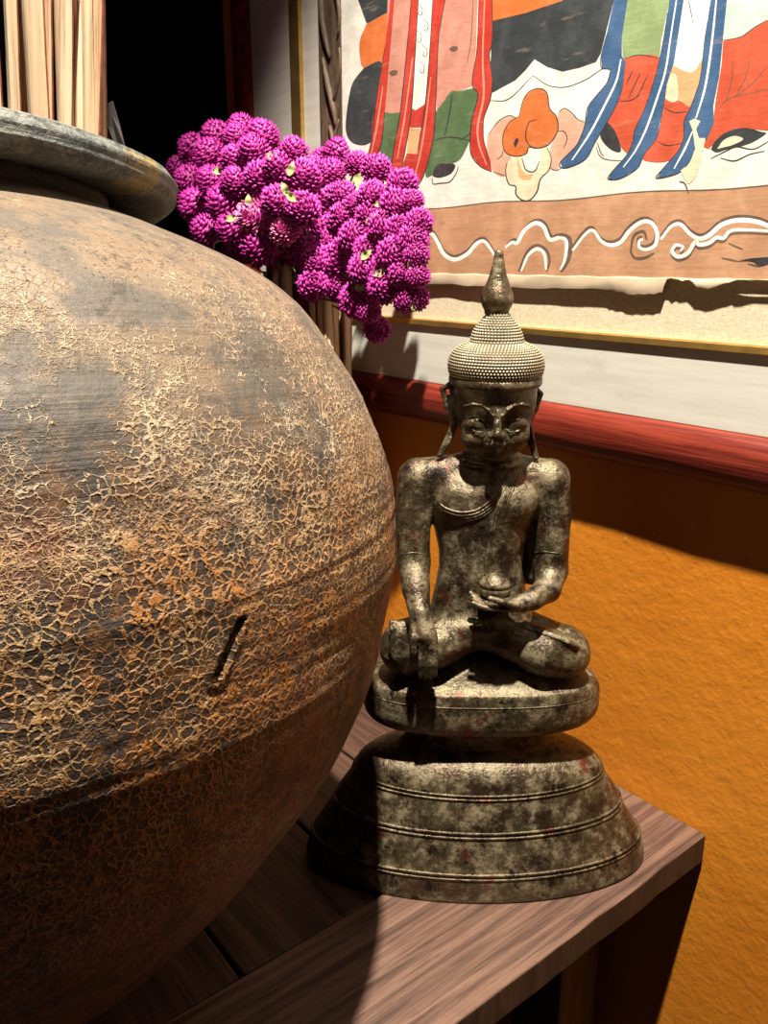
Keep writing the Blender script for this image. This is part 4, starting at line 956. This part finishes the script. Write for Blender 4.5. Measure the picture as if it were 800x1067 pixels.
for i, q in enumerate(FL):
    px, py, rp = q[:3]; kindf = q[3] if len(q) > 3 else ''
    left = px < 331
    (c_, R_, Y0) = BL if left else BR
    dd = min(1.0, math.hypot(px - c_[0], py - c_[1]) / R_)
    dep = Y0 - .050 * math.sqrt(max(0, 1 - dd * dd)) * (1 if left else .9)
    dep -= (py - c_[1]) * (.0002 if left else .00032)
    if i >= len(FL) - NBACK: dep += .026 if left else .004
    pos = at(px, py, dep); rad = rp / F_PX * (pos - EYEP).dot(FW) * 1.36
    axis = (pos - vt); axis.z += .02; axis.normalize()
    toCam = (EYEP - pos).normalized(); axis = (axis * .8 + toCam * .28 + Vector((rnd.uniform(-.25, .25), rnd.uniform(-.25, .25), rnd.uniform(-.1, .2)))).normalized()
    o = empty('globe_amaranth', pos)
    o.rotation_mode = 'QUATERNION'; o.rotation_quaternion = axis.to_track_quat('Z', 'Y')
    hd = bpy.data.objects.new('flower_head', pale_me if kindf else heads[i % 3]); C.objects.link(hd); hd.parent = o; hd.scale = (rad, rad, rad * 1.04); hd.rotation_euler = (0, 0, rnd.uniform(0, 6))
    inv = (Matrix.Translation(pos) @ axis.to_track_quat('Z', 'Y').to_matrix().to_4x4()).inverted()
    tgt = inv @ (vt + Vector((rnd.uniform(-.016, .016), rnd.uniform(-.016, .016), -.02)))
    st = bpy.data.objects.new('stem', stem_me); C.objects.link(st); st.parent = o
    L_ = tgt.length; st.rotation_mode = 'QUATERNION'; st.rotation_quaternion = tgt.to_track_quat('-Z', 'Y'); st.scale = (1, 1, L_)
    placed.append((px, py, rad, o, pos, axis, inv))
    bunch = 'left' if left else 'right'
    tag(o, None, 'flower', 'magenta globe flowers of the %s bunch' % bunch)
    if kindf == 'pale': o['label'] = 'pale pink faded globe flower in the middle of the left bunch'
    elif kindf == 'pink': o['label'] = 'small bright pink globe flower low in the left bunch'
    elif (px, py) == (393, 343): o['label'] = 'lowest magenta globe flower hanging below the right bunch'
    elif i >= len(FL) - NBACK: o['label'] = 'magenta globe flower half hidden behind others inside the %s bunch' % bunch
    else: ROWS_.setdefault(bunch, []).append((py, px, o))
ORD = ['', 'second ', 'third ', 'fourth ', 'fifth ', 'sixth ', 'seventh ', 'eighth ', 'ninth ']
for bunch, L_ in ROWS_.items():
    L_.sort(key=lambda q: q[0]); side = 'jar rim' if bunch == 'left' else 'painting'
    rows = [[]]
    for q in L_:                                        # rows of flowers from the top of the bunch down
        if rows[-1] and q[0] - rows[-1][0][0] > 22: rows.append([])
        rows[-1].append(q)
    for r_i, row in enumerate(rows):
        row.sort(key=lambda q: q[1])
        rn = 'top row' if r_i == 0 else 'bottom row' if r_i == len(rows) - 1 else ORD[r_i].strip() + ' row from the top'
        for c_i, q in enumerate(row):
            pos_ = 'only' if len(row) == 1 else 'leftmost' if c_i == 0 else 'rightmost' if c_i == len(row) - 1 else ORD[c_i].strip() + ' from left'
            q[2]['label'] = '%s magenta globe flower, %s of the %s bunch' % (pos_, rn, bunch) if 'from' not in pos_ else 'magenta globe flower %s, %s of the %s bunch' % (pos_, rn, bunch)
for i, (lx, ly, ang) in enumerate(leaf_spots):
    px, py, rad, o, pos, axis, inv = min(placed[:len(FL) - NBACK], key=lambda p: (p[0] - lx) ** 2 + (p[1] - ly) ** 2)
    p = at(lx, ly, pos.y - rad * .55)
    lf = bpy.data.objects.new('sepal', leaf_mes[i % 3]); C.objects.link(lf); lf.parent = o
    X = (RT * math.cos(ang) + Vector((0, 0, 1)) * math.sin(ang) - FH * .3).normalized(); Zv = (-FH - X * (-FH).dot(X)).normalized(); Yv = Zv.cross(X)
    Mw = Matrix(((X.x, Yv.x, Zv.x, p.x), (X.y, Yv.y, Zv.y, p.y), (X.z, Yv.z, Zv.z, p.z), (0, 0, 0, 1))) @ Matrix.Diagonal((.013, .013, .013, 1)) @ Matrix.Translation((-.5, 0, 0))
    lf.matrix_local = inv @ Mw
